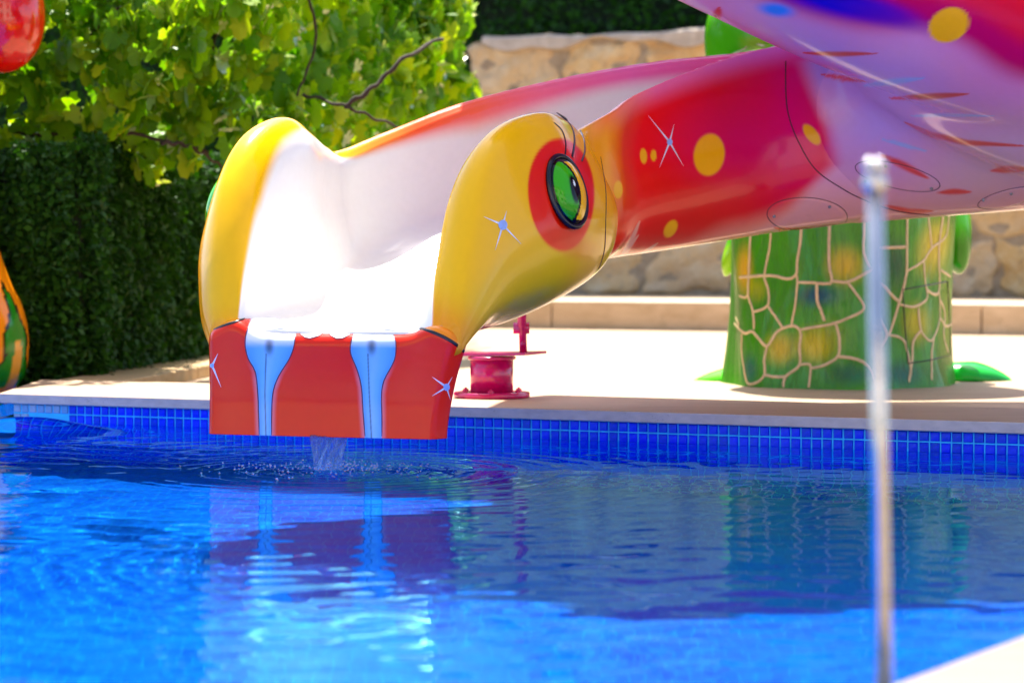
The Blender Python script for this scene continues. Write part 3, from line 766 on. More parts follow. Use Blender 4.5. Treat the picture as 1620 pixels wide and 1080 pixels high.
# --- inspection covers on the belly
def cover(cx, cy, rx, ry, ang, bolts):
    a = R(ang)
    E = lambda r_, t: (cx+r_*(rx*math.cos(t)*math.cos(a)-ry*math.sin(t)*math.sin(a)), cy+r_*(rx*math.cos(t)*math.sin(a)+ry*math.sin(t)*math.cos(a)))
    V, Fs, NR, NA = [], [], 14, 56
    h = cast(cx, cy); V.append(h[0]-ray(cx, cy)*0.0025)
    for i in range(1, NR+1):
        for j in range(NA):
            q = E(i/NR, 2*math.pi*j/NA); h = cast(*q)
            if h is None: h = last
            last = h; nn = h[1] if h[1].dot(ray(*q)) < 0 else -h[1]
            V.append(h[0]+nn*(0.0025 if i < NR else 0.0002))
    for j in range(NA): Fs.append((0, 1+j, 1+(j+1) % NA))
    for i in range(NR-1):
        for j in range(NA): j2 = (j+1) % NA; b = 1+i*NA; Fs.append((b+j, b+NA+j, b+NA+j2, b+j2))
    o = mesh('inspection_cover', V, Fs, GEL, slide, True, neck_paint(np.array([tuple(v) for v in V]), cx > 1350))
    ln = [E(1.01, 2*math.pi*j/50) for j in range(51)]
    ln = [q for q in ln if cast(*q)]
    VF = ribbon(ln, 0.0012, None, 0.0006); mesh('cover_gap', *VF, DARKLINE, o)
    for bx, by in bolts:
        h = cast(bx, by)
        if not h: continue
        nn = h[1] if h[1].dot(ray(bx, by)) < 0 else -h[1]
        t1 = nn.orthogonal().normalized(); t2 = nn.cross(t1)
        V = [h[0]+nn*0.0085]+[h[0]+nn*0.0065+(t1*math.cos(k*math.pi/4)+t2*math.sin(k*math.pi/4))*0.0045 for k in range(8)]+[h[0]+(t1*math.cos(k*math.pi/4)+t2*math.sin(k*math.pi/4))*0.005 for k in range(8)]
        Fs = [(0, 1+k, 1+(k+1) % 8) for k in range(8)]+[(1+k, 9+k, 9+(k+1) % 8, 1+(k+1) % 8) for k in range(8)]
        mesh('bolt', V, Fs, BOLT, o)
cover(1277, 341, 63, 28, 3, [(1224, 341), (1312, 326), (1293, 364)])
cover(1420, 279, 68, 19, 13, [(1474, 297), (1401, 262), (1370, 286)])
cover(1596, 313, 50, 13, -14, [(1556, 315), (1600, 305)])

# --- support stand bolted to the slide
bx, by = P(778, 628, 7.2).x, 7.2
V, Fs = lathe_vf([(0.112, 0.0), (0.114, 0.004), (0.114, 0.013), (0.111, 0.016), (0.068, 0.016)], 48, (bx, by, 0.0005)); st = mesh('support_stand', V, Fs, MAG, slide)
for k in range(6):
    a_ = k*math.pi/3+0.5; V, Fs = lathe_vf([(0.009, 0), (0.009, 0.007), (0.004, 0.0075), (0.004, 0.011)], 6, (bx+0.092*math.cos(a_), by+0.092*math.sin(a_), 0.0165)); mesh('bolt', V, Fs, MAG, st, False)
V, Fs = lathe_vf([(0.064, 0.016), (0.064, 0.118)], 48, (bx, by, 0.0)); mesh('post', V, Fs, MAG, st)
V, Fs = lathe_vf([(0.069, 0.112), (0.072, 0.114), (0.072, 0.121), (0.069, 0.123)], 40, (bx, by, 0.0)); mesh('flange', V, Fs, MAG, st)
Mx = Matrix.Translation((bx+0.015, by+0.01, 0.130)) @ Matrix.Rotation(R(-24), 4, 'Z') @ Matrix.Rotation(R(-1.5), 4, 'Y')
V, Fs = box_vf(-0.125, 0.125, -0.075, 0.085, -0.004, 0.004); mesh('top_plate', [Mx @ Vector(v) for v in V], Fs, MAG, st, False)
ax, ay = P(828, 560, 7.18).x, 7.18
V, Fs = tube_vf([(ax, ay, .132), (ax-.002, ay, .19), (ax-.004, ay-.01, .215), (ax-.006, ay-.03, .30), (ax-.02, ay-.15, .40)], [.0115, .0115, .014, .014, .014], 14); mesh('strut', V, Fs, MAG, st)
V, Fs = tube_vf([(ax-.03, ay, .207), (ax+.018, ay, .207)], .0175, 14); mesh('knuckle', V, Fs, MAG, st)
V, Fs = tube_vf([(ax, ay-.02, .160), (ax, ay+.02, .160)], .0095, 8); mesh('bolt', V, Fs, MAG, st)

# ================================================================== falling water and drops
m = M('falling_water')
tv = m.coord('Object', (60, 60, 3)); nz = m.noise(tv, 3.0, 5)
a_ = m.n('ShaderNodeBsdfGlass', {'Color': (0.7, 0.88, 1.0, 1), 'Roughness': 0.08, 'IOR': 1.25, 'Normal': m.bump(nz.outputs[0], 0.9, 0.01)})
b_ = m.n('ShaderNodeBsdfTransparent', {'Color': (0.75, 0.88, 1.0, 1)})
mx = m.n('ShaderNodeMixShader', {0: 0.45, 1: a_.outputs[0], 2: b_.outputs[0]}); df_ = m.n('ShaderNodeBsdfTranslucent', {'Color': (0.75, 0.9, 1.0, 1)}); dd_ = m.n('ShaderNodeBsdfDiffuse', {'Color': (0.75, 0.9, 1.0, 1)}); d2_ = m.n('ShaderNodeMixShader', {0: 0.5, 1: df_.outputs[0], 2: dd_.outputs[0]})
mx = m.n('ShaderNodeMixShader', {0: m.ramp(nz.outputs[0], [(0.46, 0.02), (0.70, 0.22)]), 1: mx.outputs[0], 2: d2_.outputs[0]})
m.t.links.new(mx.outputs[0], m.out.inputs[0]); FALL = m.m
V, Fs = [], []
TLx, TRx = P(490, 692, 5.80), P(551, 692, 5.80)
n1, n2 = 60, 46
for side_ in (0, 1):
    for i in range(n1):
        t = i/(n1-1)
        for j in range(n2):
            u = j/(n2-1)*2-1
            cxm = (TLx.x+TRx.x)/2+0.004*t; hwid = (TRx.x-TLx.x)/2*(1-0.38*t+0.14*t**6)
            th = 0.0035*(1+0.9*math.sin(u*17+t*3)*math.cos(u*7-t*9))*(1-abs(u)**6)*(1 if side_ == 0 else -1)
            y = 5.80-0.055*t**0.5-0.02*t+0.004*math.sin(u*11+t*14)
            V.append((cxm+u*hwid, y+th, -0.006-t*(0.083)))
for i in range(n1-1):
    for j in range(n2-1):
        k = i*n2+j; Fs.append((k, k+1, k+1+n2, k+n2)); k += n1*n2; Fs.append((k, k+n2, k+n2+1, k+1))
tag(mesh('water_stream', V, Fs, FALL), 'thin clear stream of water falling from the orange lip into the pool', 'water stream')
DROP = M('drop_water'); g_ = DROP.n('ShaderNodeBsdfGlass', {'Color': (0.95, 0.98, 1, 1), 'Roughness': 0.02, 'IOR': 1.33}); DROP.t.links.new(g_.outputs[0], DROP.out.inputs[0]); DROP = DROP.m
def ico(c, r):
    ph = (1+5**.5)/2; vs_ = [(-1, ph, 0), (1, ph, 0), (-1, -ph, 0), (1, -ph, 0), (0, -1, ph), (0, 1, ph), (0, -1, -ph), (0, 1, -ph), (ph, 0, -1), (ph, 0, 1), (-ph, 0, -1), (-ph, 0, 1)]
    f = [(0, 11, 5), (0, 5, 1), (0, 1, 7), (0, 7, 10), (0, 10, 11), (1, 5, 9), (5, 11, 4), (11, 10, 2), (10, 7, 6), (7, 1, 8), (3, 9, 4), (3, 4, 2), (3, 2, 6), (3, 6, 8), (3, 8, 9), (4, 9, 5), (2, 4, 11), (6, 2, 10), (8, 6, 7), (9, 8, 1)]
    return [(c[0]+v[0]*r/1.9, c[1]+v[1]*r/1.9, c[2]+v[2]*r/1.9) for v in vs_], f
prt = []
for k in range(280):
    an = rng.uniform(0, 6.28); rr = abs(rng.gauss(0, 0.16))+0.02
    prt.append(ico((-0.415+rr*math.cos(an), 5.70+rr*math.sin(an)*0.7, WZ+0.004+abs(rng.gauss(0, 0.012))*max(0.1, 1-rr*3)), rng.uniform(0.0011, 0.0030)))
tag(mesh('splash_drops', *join_vf(prt), DROP), 'fine water drops splashing up round the foot of the falling stream', 'splash', kind='stuff')

# ================================================================== turtle
TX, TY, TZ = 1.215, 9.02, -0.055
turtle = empty('turtle_figure', (TX, TY, TZ)); tag(turtle, 'big green turtle figure with cream veined shell standing on the deck under the slide', 'turtle figure')
m = M('carved_green_gelcoat'); v = m.coord(); base = m.n('ShaderNodeVertexColor', layer_name='paint').outputs[0]
g1 = m.noise(m.coord('Object', (26, 26, 3.2)), 3.0, 6, 0.6, 1.2); g2 = m.noise(v, 6, 5)
gm_ = m.ramp(g1.outputs[0], [(0.38, 0.0), (0.52, 1.0)])
c = m.mix(m.ramp(g1.outputs[0], [(0.30, 0.55), (0.50, 0.0)]), base, m.mix(1.0, base, (0.35, 0.45, 0.35), 'MULTIPLY'))
c = m.mix(m.ramp(g2.outputs[0], [(0.45, 0.0), (0.75, 0.35)]), c, m.mix(1.0, c, (1.25, 1.2, 0.8), 'MULTIPLY'))
TURT = m.pbr(c, 0.28, m.bump(gm_, 0.55, 0.004), **{'Coat Weight': 0.25, 'Coat Roughness': 0.08, 'Specular IOR Level': 0.3})
NTh, NZ = 220, 130; V, Fs = [], []
for i in range(NZ):
    t = i/(NZ-1); z = t*1.30
    for j in range(NTh):
        a_ = 2*math.pi*j/NTh
        r = 0.415+0.012*math.sin(3*a_+1)+0.010*math.sin(7*a_+z*5)+0.018*math.exp(-z/0.12)-0.012*math.sin(math.pi*min(1, z/0.6))
        if z > 0.72: r += 0.10*float(sstep(0.72, 1.05, z))
        if z > 1.15: r *= math.sqrt(max(0.0, 1-((z-1.15)/0.155)**2))*0.999+0.001
        r += 0.0008*math.sin(a_*40+6*math.sin(z*9))
        foot = 0.030*math.exp(-((a_-4.80)/0.28)**2)*math.exp(-z/0.05)
        r += foot
        V.append((TX+r*math.cos(a_), TY+r*math.sin(a_), TZ+z))
for i in range(NZ-1):
    for j in range(NTh):
        j2 = (j+1) % NTh; Fs.append((i*NTh+j, i*NTh+j2, (i+1)*NTh+j2, (i+1)*NTh+j))
Va = np.array(V); px, py = proj(Va)
def cq(x, y): return 1080+x/2.919, 310+y/2.919
def turtle_paint(Va, base=(62, 146, 14)):
    px, py = proj(Va)
    C = np.tile(lin(base), (len(Va), 1)); wv = warp(Va, 9, 5)
    C = over(C, sstep(-2, 6, wv)*0.35, (30, 108, 18))
    for (x, y, rx, ry, ang_, col, op) in ((750, 320, 70, 70, 20, (206, 170, 0), .8), (610, 690, 75, 66, 10, (205, 185, 0), .85), (450, 705, 55, 60, 0, (206, 176, 0), .8), (1080, 590, 55, 75, 0, (196, 180, 0), .7),
            (1160, 235, 60, 110, 15, (220, 190, 10), .8), (285, 340, 30, 90, 0, (226, 170, 10), .8), (340, 430, 40, 50, 0, (170, 170, 10), .6), (620, 460, 85, 44, 0, (0, 70, 96), .95), (985, 310, 45, 100, 0, (4, 70, 60), .8),
            (760, 820, 90, 44, 0, (4, 90, 80), .7), (1020, 820, 80, 50, 0, (10, 84, 80), .8), (310, 800, 30, 60, 0, (20, 90, 96), .8), (1215, 560, 30, 200, 0, (150, 170, 40), .5), (1190, 800, 50, 60, 0, (70, 110, 30), .6), (680, 640, 60, 60, 0, (150, 160, 0), .5)):
        cx_, cy_ = cq(x, y); C = over(C, blob(px, py, cx_, cy_, rx/2.919, ry/2.919, ang_, 0.85)*op, col)
    C = over(C, blob(px, py, 1200, 76, 22, 14, 0, 0.7)*.8, (200, 150, 0)); C = over(C, (py < 150)*0.5, (70, 190, 20))
    return C
shell = mesh('shell_trunk', V, Fs+[tuple(range((NZ-1)*NTh, NZ*NTh))], TURT, turtle, True, turtle_paint(Va))
BT = BVHTree.FromPolygons([tuple(v) for v in V], Fs)
veins = [[(314, 150), (310, 255), (305, 375), (303, 460), (325, 530), (330, 615)], [(410, 110), (404, 220), (398, 260), (378, 370), (395, 430), (393, 505), (325, 537)], [(393, 505), (430, 560), (465, 612)],
 [(262, 375), (380, 368), (430, 370), (490, 382), (525, 360), (530, 300), (545, 200), (550, 80)], [(525, 360), (530, 400), (520, 500), (503, 600)], [(680, 20), (678, 150), (675, 300), (688, 392), (660, 405), (600, 400), (530, 398)],
 [(688, 392), (760, 397), (840, 360), (900, 330)], [(760, 397), (800, 450), (838, 520), (760, 565), (690, 590), (545, 617)], [(620, 405), (622, 480), (640, 530), (655, 578)],
 [(240, 590), (285, 632), (320, 625), (350, 655), (390, 692), (430, 635), (465, 610), (515, 600), (545, 630), (540, 700), (540, 780), (475, 835), (465, 890)], [(390, 692), (378, 760), (378, 825), (340, 862), (300, 862), (285, 800), (273, 720), (275, 632)],
 [(378, 825), (430, 835), (475, 833)], [(540, 780), (575, 775), (592, 792), (583, 885)], [(592, 795), (650, 782), (715, 742), (724, 670), (708, 595), (690, 590)], [(715, 742), (760, 745), (820, 760), (870, 800), (900, 880)],
 [(1039, 0), (1037, 120), (1035, 250), (1035, 340), (1018, 430), (1000, 490), (960, 620), (940, 640)], [(900, 240), (1030, 235)], [(900, 400), (930, 420), (970, 462), (1003, 490)], [(1038, 345), (1110, 300), (1150, 240), (1212, 190), (1228, 100), (1230, 0)],
 [(1150, 240), (1135, 100), (1130, -10)], [(1113, 303), (1120, 400), (1130, 460), (1110, 492), (1060, 512), (1003, 500)], [(1125, 430), (1165, 455), (1185, 420), (1183, 240), (1202, 90), (1206, -10)], [(1183, 440), (1187, 560), (1165, 640), (1140, 667), (1100, 620), (1088, 515)],
 [(1100, 620), (1065, 670), (1060, 750), (1045, 860)], [(1160, 655), (1150, 720), (1150, 850)], [(940, 640), (1015, 660), (1040, 730), (1052, 795)], [(1190, 340), (1235, 372)], [(262, 460), (290, 467), (303, 450)], [(900, 560), (940, 640), (905, 700)], [(1187, 560), (1215, 600), (1240, 590)],
 [(842, 0), (840, 150), (838, 260), (870, 330)], [(246, 560), (262, 600)], [(1190, 480), (1210, 540), (1205, 640), (1225, 720)]]
cracks = []
def wob(pts, k=5, a_=2.2):
    o = sm(pts, k); return [(x+rng.uniform(-a_, a_)*0.4, y+rng.uniform(-a_, a_)*0.4) for x, y in o]
for pl in veins:
    pts = [cq(*p) for p in wob(pl)]; V, Fs = ribbon(pts, 0.0056*rng.uniform(0.8, 1.15), (0.8, 0.8), 0.0022, (BT,), 3.0)
    if len(V) > 8: mesh('vein', V, Fs, VEIN, turtle)
for pl in ([(1122, 78), (1128, 50), (1134, 40)], [(1125, 95), (1122, 70), (1127, 52), (1136, 36)], [(1150, 92), (1147, 70), (1143, 46), (1140, 30)], [(1186, 66), (1178, 78), (1160, 86)], [(1186, 66), (1196, 50), (1210, 20)], [(1186, 66), (1210, 74)]):
    V, Fs = ribbon(sm(pl), 0.0060, (0.8, 0.8), 0.0022, (BT,), 3.0)
    if len(V) > 8: mesh('vein', V, Fs, VEIN, turtle)
VF = ribbon([cq(*p) for p in [(1015, 432), (1120, 414), (1222, 395), (1230, 560), (1238, 735), (1140, 758), (1040, 773), (1026, 600), (1015, 432)]], 0.0022, None, 0.0026, (BT,), 3.0); mesh('hatch_gap', *VF, BLACK, turtle)
def blobby(name, c, r3, rot, col, parent, flat=None, n=24, tip=0.0):
    V, Fs = [], []; Mr = Matrix.Rotation(rot[2], 3, 'Z') @ Matrix.Rotation(rot[1], 3, 'Y')
    for i in range(n+1):
        th = math.pi*i/n
        for j in range(2*n):
            a_ = math.pi*j/n; x, y, z = math.sin(th)*math.cos(a_), math.sin(th)*math.sin(a_), math.cos(th)
            s_ = 1-tip*max(0, x); v = Vector((x*r3[0], y*r3[1]*s_, z*r3[2]*s_*(1+0.03*math.sin(5*x+3*y))))
            v = Mr @ v + Vector(c)
            if flat is not None: v.z = max(v.z, flat)
            V.append(v)
    for i in range(n):
        for j in range(2*n): j2 = (j+1) % (2*n); Fs.append((i*2*n+j, (i+1)*2*n+j, (i+1)*2*n+j2, i*2*n+j2))
    return mesh(name, V, Fs, GEL, parent, True, col(np.array([tuple(v) for v in V])))
def greens(a_, b_):
    def f(Vn):
        w_ = sstep(-1, 1, warp(Vn, 16, 1.2)+ (Vn[:, 2]-Vn[:, 2].mean())*8)[:, None]
        return lin(a_)[None]*(1-w_)+lin(b_)[None]*w_
    return f
f1 = P(1150, 590, 9.2); f2 = P(1548, 584, 9.2)
blobby('foot', (f1.x+.045, 9.2, -0.05), (.175, .11, .052), (0, R(4), R(180)), greens((60, 200, 30), (90, 220, 20)), turtle, TZ+.001, tip=.35)
blobby('foot', (f2.x-.02, 9.2, -0.045), (.15, .11, .062), (0, R(6), 0), greens((20, 120, 40), (30, 200, 60)), turtle, TZ+.001, tip=.35)
a1 = P(1516, 372, 9.25); blobby('arm', (a1.x-.03, 9.25, a1.z+.06), (.075, .12, .21), (0, R(-8), 0), greens((40, 120, 10), (80, 200, 30)), turtle)
a1 = P(1170, 392, 9.3); blobby('arm', (a1.x+.01, 9.3, a1.z+.05), (.045, .09, .17), (0, R(24), 0), greens((150, 210, 40), (60, 170, 20)), turtle)
a1 = P(1135, 60, 9.1); a2 = P(1335, 40, 9.0)
blobby('upper_shell', (a2.x-.01, 9.02, 1.22), (.505, .40, .42), (0, 0, 0), turtle_paint, turtle, n=40)

# ================================================================== stone wall, step, kerb
def far_line(px_, Y0): pass
SD = EDIR; SN = EN
S0 = Vector((0.3, 15.4))                                             # point on the foot of the step
def sp(a, b): q = S0+SD*a+SN*b; return (q.x, q.y)
stepM = travertine('step_stone', (0.60, 0.46, 0.30), (0.42, 0.30, 0.17), 0.5)
step = empty('stone_step', (*sp(0, 0), -0.055)); tag(step, 'long low tan stone step running along the foot of the rough stone wall', 'step')
a_ = -2.6
while a_ < 7.5:
    L_ = rng.uniform(1.25, 1.6)
    V, F = prism([sp(a_+.004, 0), sp(a_+L_-.004, 0), sp(a_+L_-.004, 2.1), sp(a_+.004, 2.1)], -0.06, 0.125+rng.uniform(-.002, .002)); o = mesh('step_block', V, F, stepM, step, False)
    bv = o.modifiers.new('b', 'BEVEL'); bv.width = .008; bv.segments = 2; a_ += L_
kerb = empty('stone_kerb', (-1.3, 9.4, -0.055)); tag(kerb, 'low pale stone kerb edging the deck at the foot of the green hedge', 'kerb')
kerbM = travertine('kerb_stone', (0.62, 0.42, 0.20), (0.48, 0.28, 0.10), 0.7)
K0, K1 = Vector((-1.60, 8.24)), Vector((-.62, 15.1))
KD = (K1-Vector((-1.50, 8.24))).normalized(); KN = Vector((-KD.y, KD.x)); k0 = Vector((-1.335, 8.30)); t_ = 0
while t_ < 6.6:
    q = [k0+KD*(t_+.002)+KN*.25, k0+KD*(t_+.002), k0+KD*(t_+.998), k0+KD*(t_+.998)+KN*.25]
    V, F = prism([(p.x, p.y) for p in reversed(q)], -0.06, -0.008+rng.uniform(-.001, .001)); o = mesh('kerb_block', V, F, kerbM, kerb, False)
    bv = o.modifiers.new('b', 'BEVEL'); bv.width = .006; bv.segments = 2; t_ += 1.0

m = M('rough_limestone'); v = m.coord('Object')
oi = m.n('ShaderNodeObjectInfo').outputs['Random']
n1_, n2_, n3_ = m.noise(v, 4.5, 8, 0.62), m.noise(v, 17, 6, 0.6), m.noise(v, 2.2, 4)
c = m.ramp(n1_.outputs[0], [(0.28, (0.62, 0.46, 0.26)), (0.48, (0.60, 0.36, 0.12)), (0.66, (0.68, 0.52, 0.30))])
c = m.mix(m.ramp(n3_.outputs[0], [(0.5, 0.0), (0.68, 0.7)]), c, (0.50, 0.26, 0.08))
c = m.mix(m.ramp(n2_.outputs[0], [(0.56, 0.0), (0.72, 0.75)]), c, (0.26, 0.17, 0.10))
c = m.mix(m.n('ShaderNodeMath', {0: oi, 1: 0.35}, operation='MULTIPLY').outputs[0], c, (0.62, 0.55, 0.46))
hh = m.n('ShaderNodeMath', {0: n1_.outputs[0], 1: n2_.outputs[0]}, operation='ADD').outputs[0]
STONE = m.pbr(c, 0.85, m.bump(hh, 0.9, 0.03))
m = M('wall_mortar'); v = m.coord(); nn_ = m.noise(v, 14, 7)
MORT = m.pbr(m.ramp(nn_.outputs[0], [(0.3, (0.24, 0.17, 0.10)), (0.7, (0.40, 0.30, 0.20))]), 0.95, m.bump(nn_.outputs[0], 0.8, 0.02))
wall = empty('stone_wall', (*sp(2, 2.2), 0)); tag(wall, 'rough honey-coloured limestone wall with a grey mortar top behind the slide', 'wall')
WALLB = 2.15; WL, WR, WT = -1.60, 9.0, 2.02
V, F = prism([sp(WL+.02, WALLB+.022), sp(WR, WALLB+.022), sp(WR, WALLB+.6), sp(WL+.02, WALLB+.6)], -0.06, WT-.03); mesh('mortar_core', V, F, MORT, wall, False)
def stone(a0_, a1_, z0_, z1_, seed):
    r_ = random.Random(seed); NX, NZz = 20, 14; V, Fs = [], []
    o4 = [(r_.uniform(-.03, .03), r_.uniform(-.025, .025)) for _ in range(4)]; ph = [r_.uniform(0, 6) for _ in range(6)]
    for i in range(NZz+1):
        for j in range(NX+1):
            u, v_ = j/NX, i/NZz
            bx_ = (o4[0][0]*(1-u)+o4[1][0]*u)*(1-v_)+(o4[2][0]*(1-u)+o4[3][0]*u)*v_; bz = (o4[0][1]*(1-u)+o4[1][1]*u)*(1-v_)+(o4[2][1]*(1-u)+o4[3][1]*u)*v_
            du, dv = min(u, 1-u), min(v_, 1-v_)
            cu = 1-(1-min(1, du/.09))**3; cv = 1-(1-min(1, dv/.11))**3
            rnd = 0.09*(1-cu)*(1-cv)
            uu = u+(0.5-u)*rnd*1.6; vv = v_+(0.5-v_)*rnd*1.6
            wx = .030*math.sin(v_*5+ph[0])+.014*math.sin(v_*15+ph[1]); wz_ = .026*math.sin(u*6+ph[2])+.012*math.sin(u*17+ph[3])
            d = 0.050*cu*cv+.012*math.sin(u*9+ph[4]+v_*4)*cu*cv+.010*math.sin(v_*11+ph[5]-u*6)*cu*cv+r_.uniform(-.004, .004)
            p = sp(a0_+(a1_-a0_)*uu+bx_+wx, WALLB+.055-d); V.append((p[0], p[1], z0_+(z1_-z0_)*vv+bz+wz_))
    for i in range(NZz):
        for j in range(NX): k = i*(NX+1)+j; Fs.append((k, k+1, k+NX+2, k+NX+1))
    return mesh('stone', V, Fs, STONE, wall)
zz = 0.13; rows_ = [0.40, 0.42, 0.30, 0.34, 0.42]; seed = 10
for ri, h_ in enumerate(rows_):
    a_ = WL-0.02
    first = True
    while a_ < WR-.3:
        L_ = rng.uniform(.42, .85) if not first else (0.72 if ri == 4 else rng.uniform(.5, .8)); first = False
        stone(a_+.012, a_+L_-.010, zz+.008, zz+h_-.008, seed); seed += 1; a_ += L_
    zz += h_
# mortar cap with a wavy lower edge
V, Fs = [], []; N_ = 260
for j in range(N_+1):
    a_ = WL+.10+(WR-WL)*j/N_; z0_ = WT-.09-.035*math.sin(a_*5.2+1)-.02*math.sin(a_*13); dz = .008*math.sin(a_*3)+.006*math.sin(a_*11)
    d_ = .045+.012*math.sin(a_*4); 
    for (b, z) in ((WALLB+.03, z0_), (WALLB-d_, z0_+.02), (WALLB-d_+.004, WT+dz-.02), (WALLB-d_+.03, WT+dz), (WALLB+.6, WT+dz)): q = sp(a_, b); V.append((*q, z))
for j in range(N_):
    for k in range(4): Fs.append((j*5+k, (j+1)*5+k, (j+1)*5+k+1, j*5+k+1))
Fs.append((0, 1, 2, 3, 4))
m = M('cap_mortar'); v = m.coord(); nn_ = m.noise(v, 9, 7)
CAPM = m.pbr(m.ramp(nn_.outputs[0], [(0.3, (0.36, 0.28, 0.21)), (0.7, (0.56, 0.46, 0.36))]), 0.9, m.bump(nn_.outputs[0], 0.6, 0.02))
mesh('mortar_cap', V, Fs, CAPM, wall, False)

# ================================================================== hedges and vine
def leafmat(name, c1, c2, c3, trans=0.45, gloss=0.35, rough=0.35):
    m = M(name); r1 = m.n('ShaderNodeNewGeometry').outputs['Random Per Island']; r2 = m.n('ShaderNodeObjectInfo').outputs['Random']
    f = m.n('ShaderNodeMath', {0: m.n('ShaderNodeMath', {0: r1, 1: r2}, operation='ADD').outputs[0], 1: 0.0}, operation='FRACT').outputs[0]
    n = m.noise(m.coord(), 3.0, 3).outputs[0]
    c = m.ramp(f, [(0.0, c1), (0.5, c2), (1.0, c3)]); c = m.mix(m.ramp(n, [(0.4, 0.0), (0.65, 0.5)]), c, c2)
    d = m.n('ShaderNodeBsdfDiffuse', {'Color': c}); t = m.n('ShaderNodeBsdfTranslucent', {'Color': m.mix(1.0, c, (1.9, 2.1, 0.45), 'MULTIPLY')}); g = m.n('ShaderNodeBsdfGlossy', {'Color': (0.9, 0.95, 0.9, 1), 'Roughness': rough})
    x = m.n('ShaderNodeMixShader', {0: trans, 1: d.outputs[0], 2: t.outputs[0]})
    fr = m.n('ShaderNodeFresnel', {'IOR': 1.4}); ff = m.n('ShaderNodeMath', {0: fr.outputs[0], 1: gloss}, operation='MULTIPLY').outputs[0]
    y = m.n('ShaderNodeMixShader', {0: ff, 1: x.outputs[0], 2: g.outputs[0]}); m.t.links.new(y.outputs[0], m.out.inputs[0]); return m.m
HLEAF = leafmat('boxwood_leaf', (0.010, 0.045, 0.003), (0.020, 0.075, 0.006), (0.040, 0.125, 0.012), 0.2, 0.03, 0.6)
VLEAF = leafmat('grape_leaf', (0.06, 0.18, 0.003), (0.16, 0.31, 0.004), (0.42, 0.46, 0.015), 0.5, 0.3, 0.35)
BARK = simple('vine_bark', (0.045, 0.028, 0.016), 0.9)
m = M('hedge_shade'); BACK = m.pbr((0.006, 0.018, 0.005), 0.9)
def rand_frames(n, rs, nrm, spread):
    q = rs.normal(size=(n, 3))*spread+np.asarray(nrm)[None]; q /= np.linalg.norm(q, axis=1)[:, None]
    t = np.cross(q, rs.normal(size=(n, 3))); t /= np.linalg.norm(t, axis=1)[:, None]; return q, t, np.cross(q, t)
def hedge_face(parent, p0, p1, z0, z1, n, rs, s=0.013, th=0.10):
    p0, p1 = np.array(p0), np.array(p1); d = p1-p0; nrm = np.array([d[1], -d[0], 0])/np.linalg.norm(d)
    u = rs.rand(n); z = z0+(z1-z0)*rs.rand(n); off = rs.rand(n)**1.6*th+0.035*np.sin(u*40*np.linalg.norm(d)/3+z*9)*np.sin(z*17+u*23)
    c = np.stack([p0[0]+d[0]*u+nrm[0]*off, p0[1]+d[1]*u+nrm[1]*off, z], 1)
    q, t, b = rand_frames(n, rs, nrm*0.8+np.array([0, 0, .6]), 0.6); s_ = s*rs.uniform(.7, 1.35, n)[:, None]
    V = np.stack([c-t*s_, c+b*s_*.62+q*s_*.2, c+t*s_*1.1, c-b*s_*.62+q*s_*.2], 1).reshape(-1, 3)
    me = bpy.data.meshes.new('leaves'); me.vertices.add(4*n); me.vertices.foreach_set('co', V.ravel()); me.loops.add(4*n); me.loops.foreach_set('vertex_index', np.arange(4*n))
    me.polygons.add(n); me.polygons.foreach_set('loop_start', np.arange(n)*4); me.polygons.foreach_set('loop_total', np.full(n, 4)); me.update(calc_edges=True)
    o = link('leaves', me, HLEAF, parent, False); tag(o, kind='stuff')
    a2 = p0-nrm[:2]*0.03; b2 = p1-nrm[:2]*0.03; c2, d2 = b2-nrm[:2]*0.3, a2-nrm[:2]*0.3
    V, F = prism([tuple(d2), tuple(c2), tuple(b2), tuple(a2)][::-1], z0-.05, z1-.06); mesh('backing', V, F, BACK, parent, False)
rs = np.random.RandomState(11)
hedge = empty('hedge', (-1.6, 9.5, -.06)); tag(hedge, 'dark green clipped boxwood hedge at the left under the vine', 'hedge')
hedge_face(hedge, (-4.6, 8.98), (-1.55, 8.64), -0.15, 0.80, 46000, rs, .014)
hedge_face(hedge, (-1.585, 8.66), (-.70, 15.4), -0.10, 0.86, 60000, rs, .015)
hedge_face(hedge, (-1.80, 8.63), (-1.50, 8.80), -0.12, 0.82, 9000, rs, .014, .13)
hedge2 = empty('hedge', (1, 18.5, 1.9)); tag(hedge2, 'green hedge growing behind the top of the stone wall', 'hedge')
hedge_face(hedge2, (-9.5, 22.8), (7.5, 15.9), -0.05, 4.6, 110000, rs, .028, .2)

def grape_leaf(seed):
    r_ = random.Random(seed); rad = [(0, .42), (28, .80), (48, .55), (72, 1.0), (90, 1.05), (108, 1.0), (132, .55), (152, .80), (180, .42)]
    out = []
    lobes = [(-90, .12), (-68, .62), (-38, .88), (-12, .66), (12, .92), (34, .62), (60, .98), (90, 1.15), (120, .98), (146, .62), (168, .92), (192, .66), (218, .88), (248, .62)]
    V = [(0, 0, 0)]
    for a_, rr in lobes:
        rr *= r_.uniform(.9, 1.08); x, y = rr*math.cos(R(a_)), rr*math.sin(R(a_))
        V.append((x, y, -0.16*rr*rr+0.10*abs(x)+r_.uniform(-.05, .05)))
    n = len(lobes); F = [(0, 1+k, 1+(k+1) % n) for k in range(n)]
    return V, F
LV_ = [grape_leaf(k) for k in range(5)]
LM = []
for k, (V, F) in enumerate(LV_):
    me = bpy.data.meshes.new('leaf'); me.from_pydata(V, [], F); me.materials.append(VLEAF); LM.append(me)
vine = empty('grape_vine', (-1.2, 9.6, 1.2)); tag(vine, 'sunlit grape vine with lobed leaves and brown stems hanging over the hedge', 'vine')
pos = []
r_ = random.Random(21)
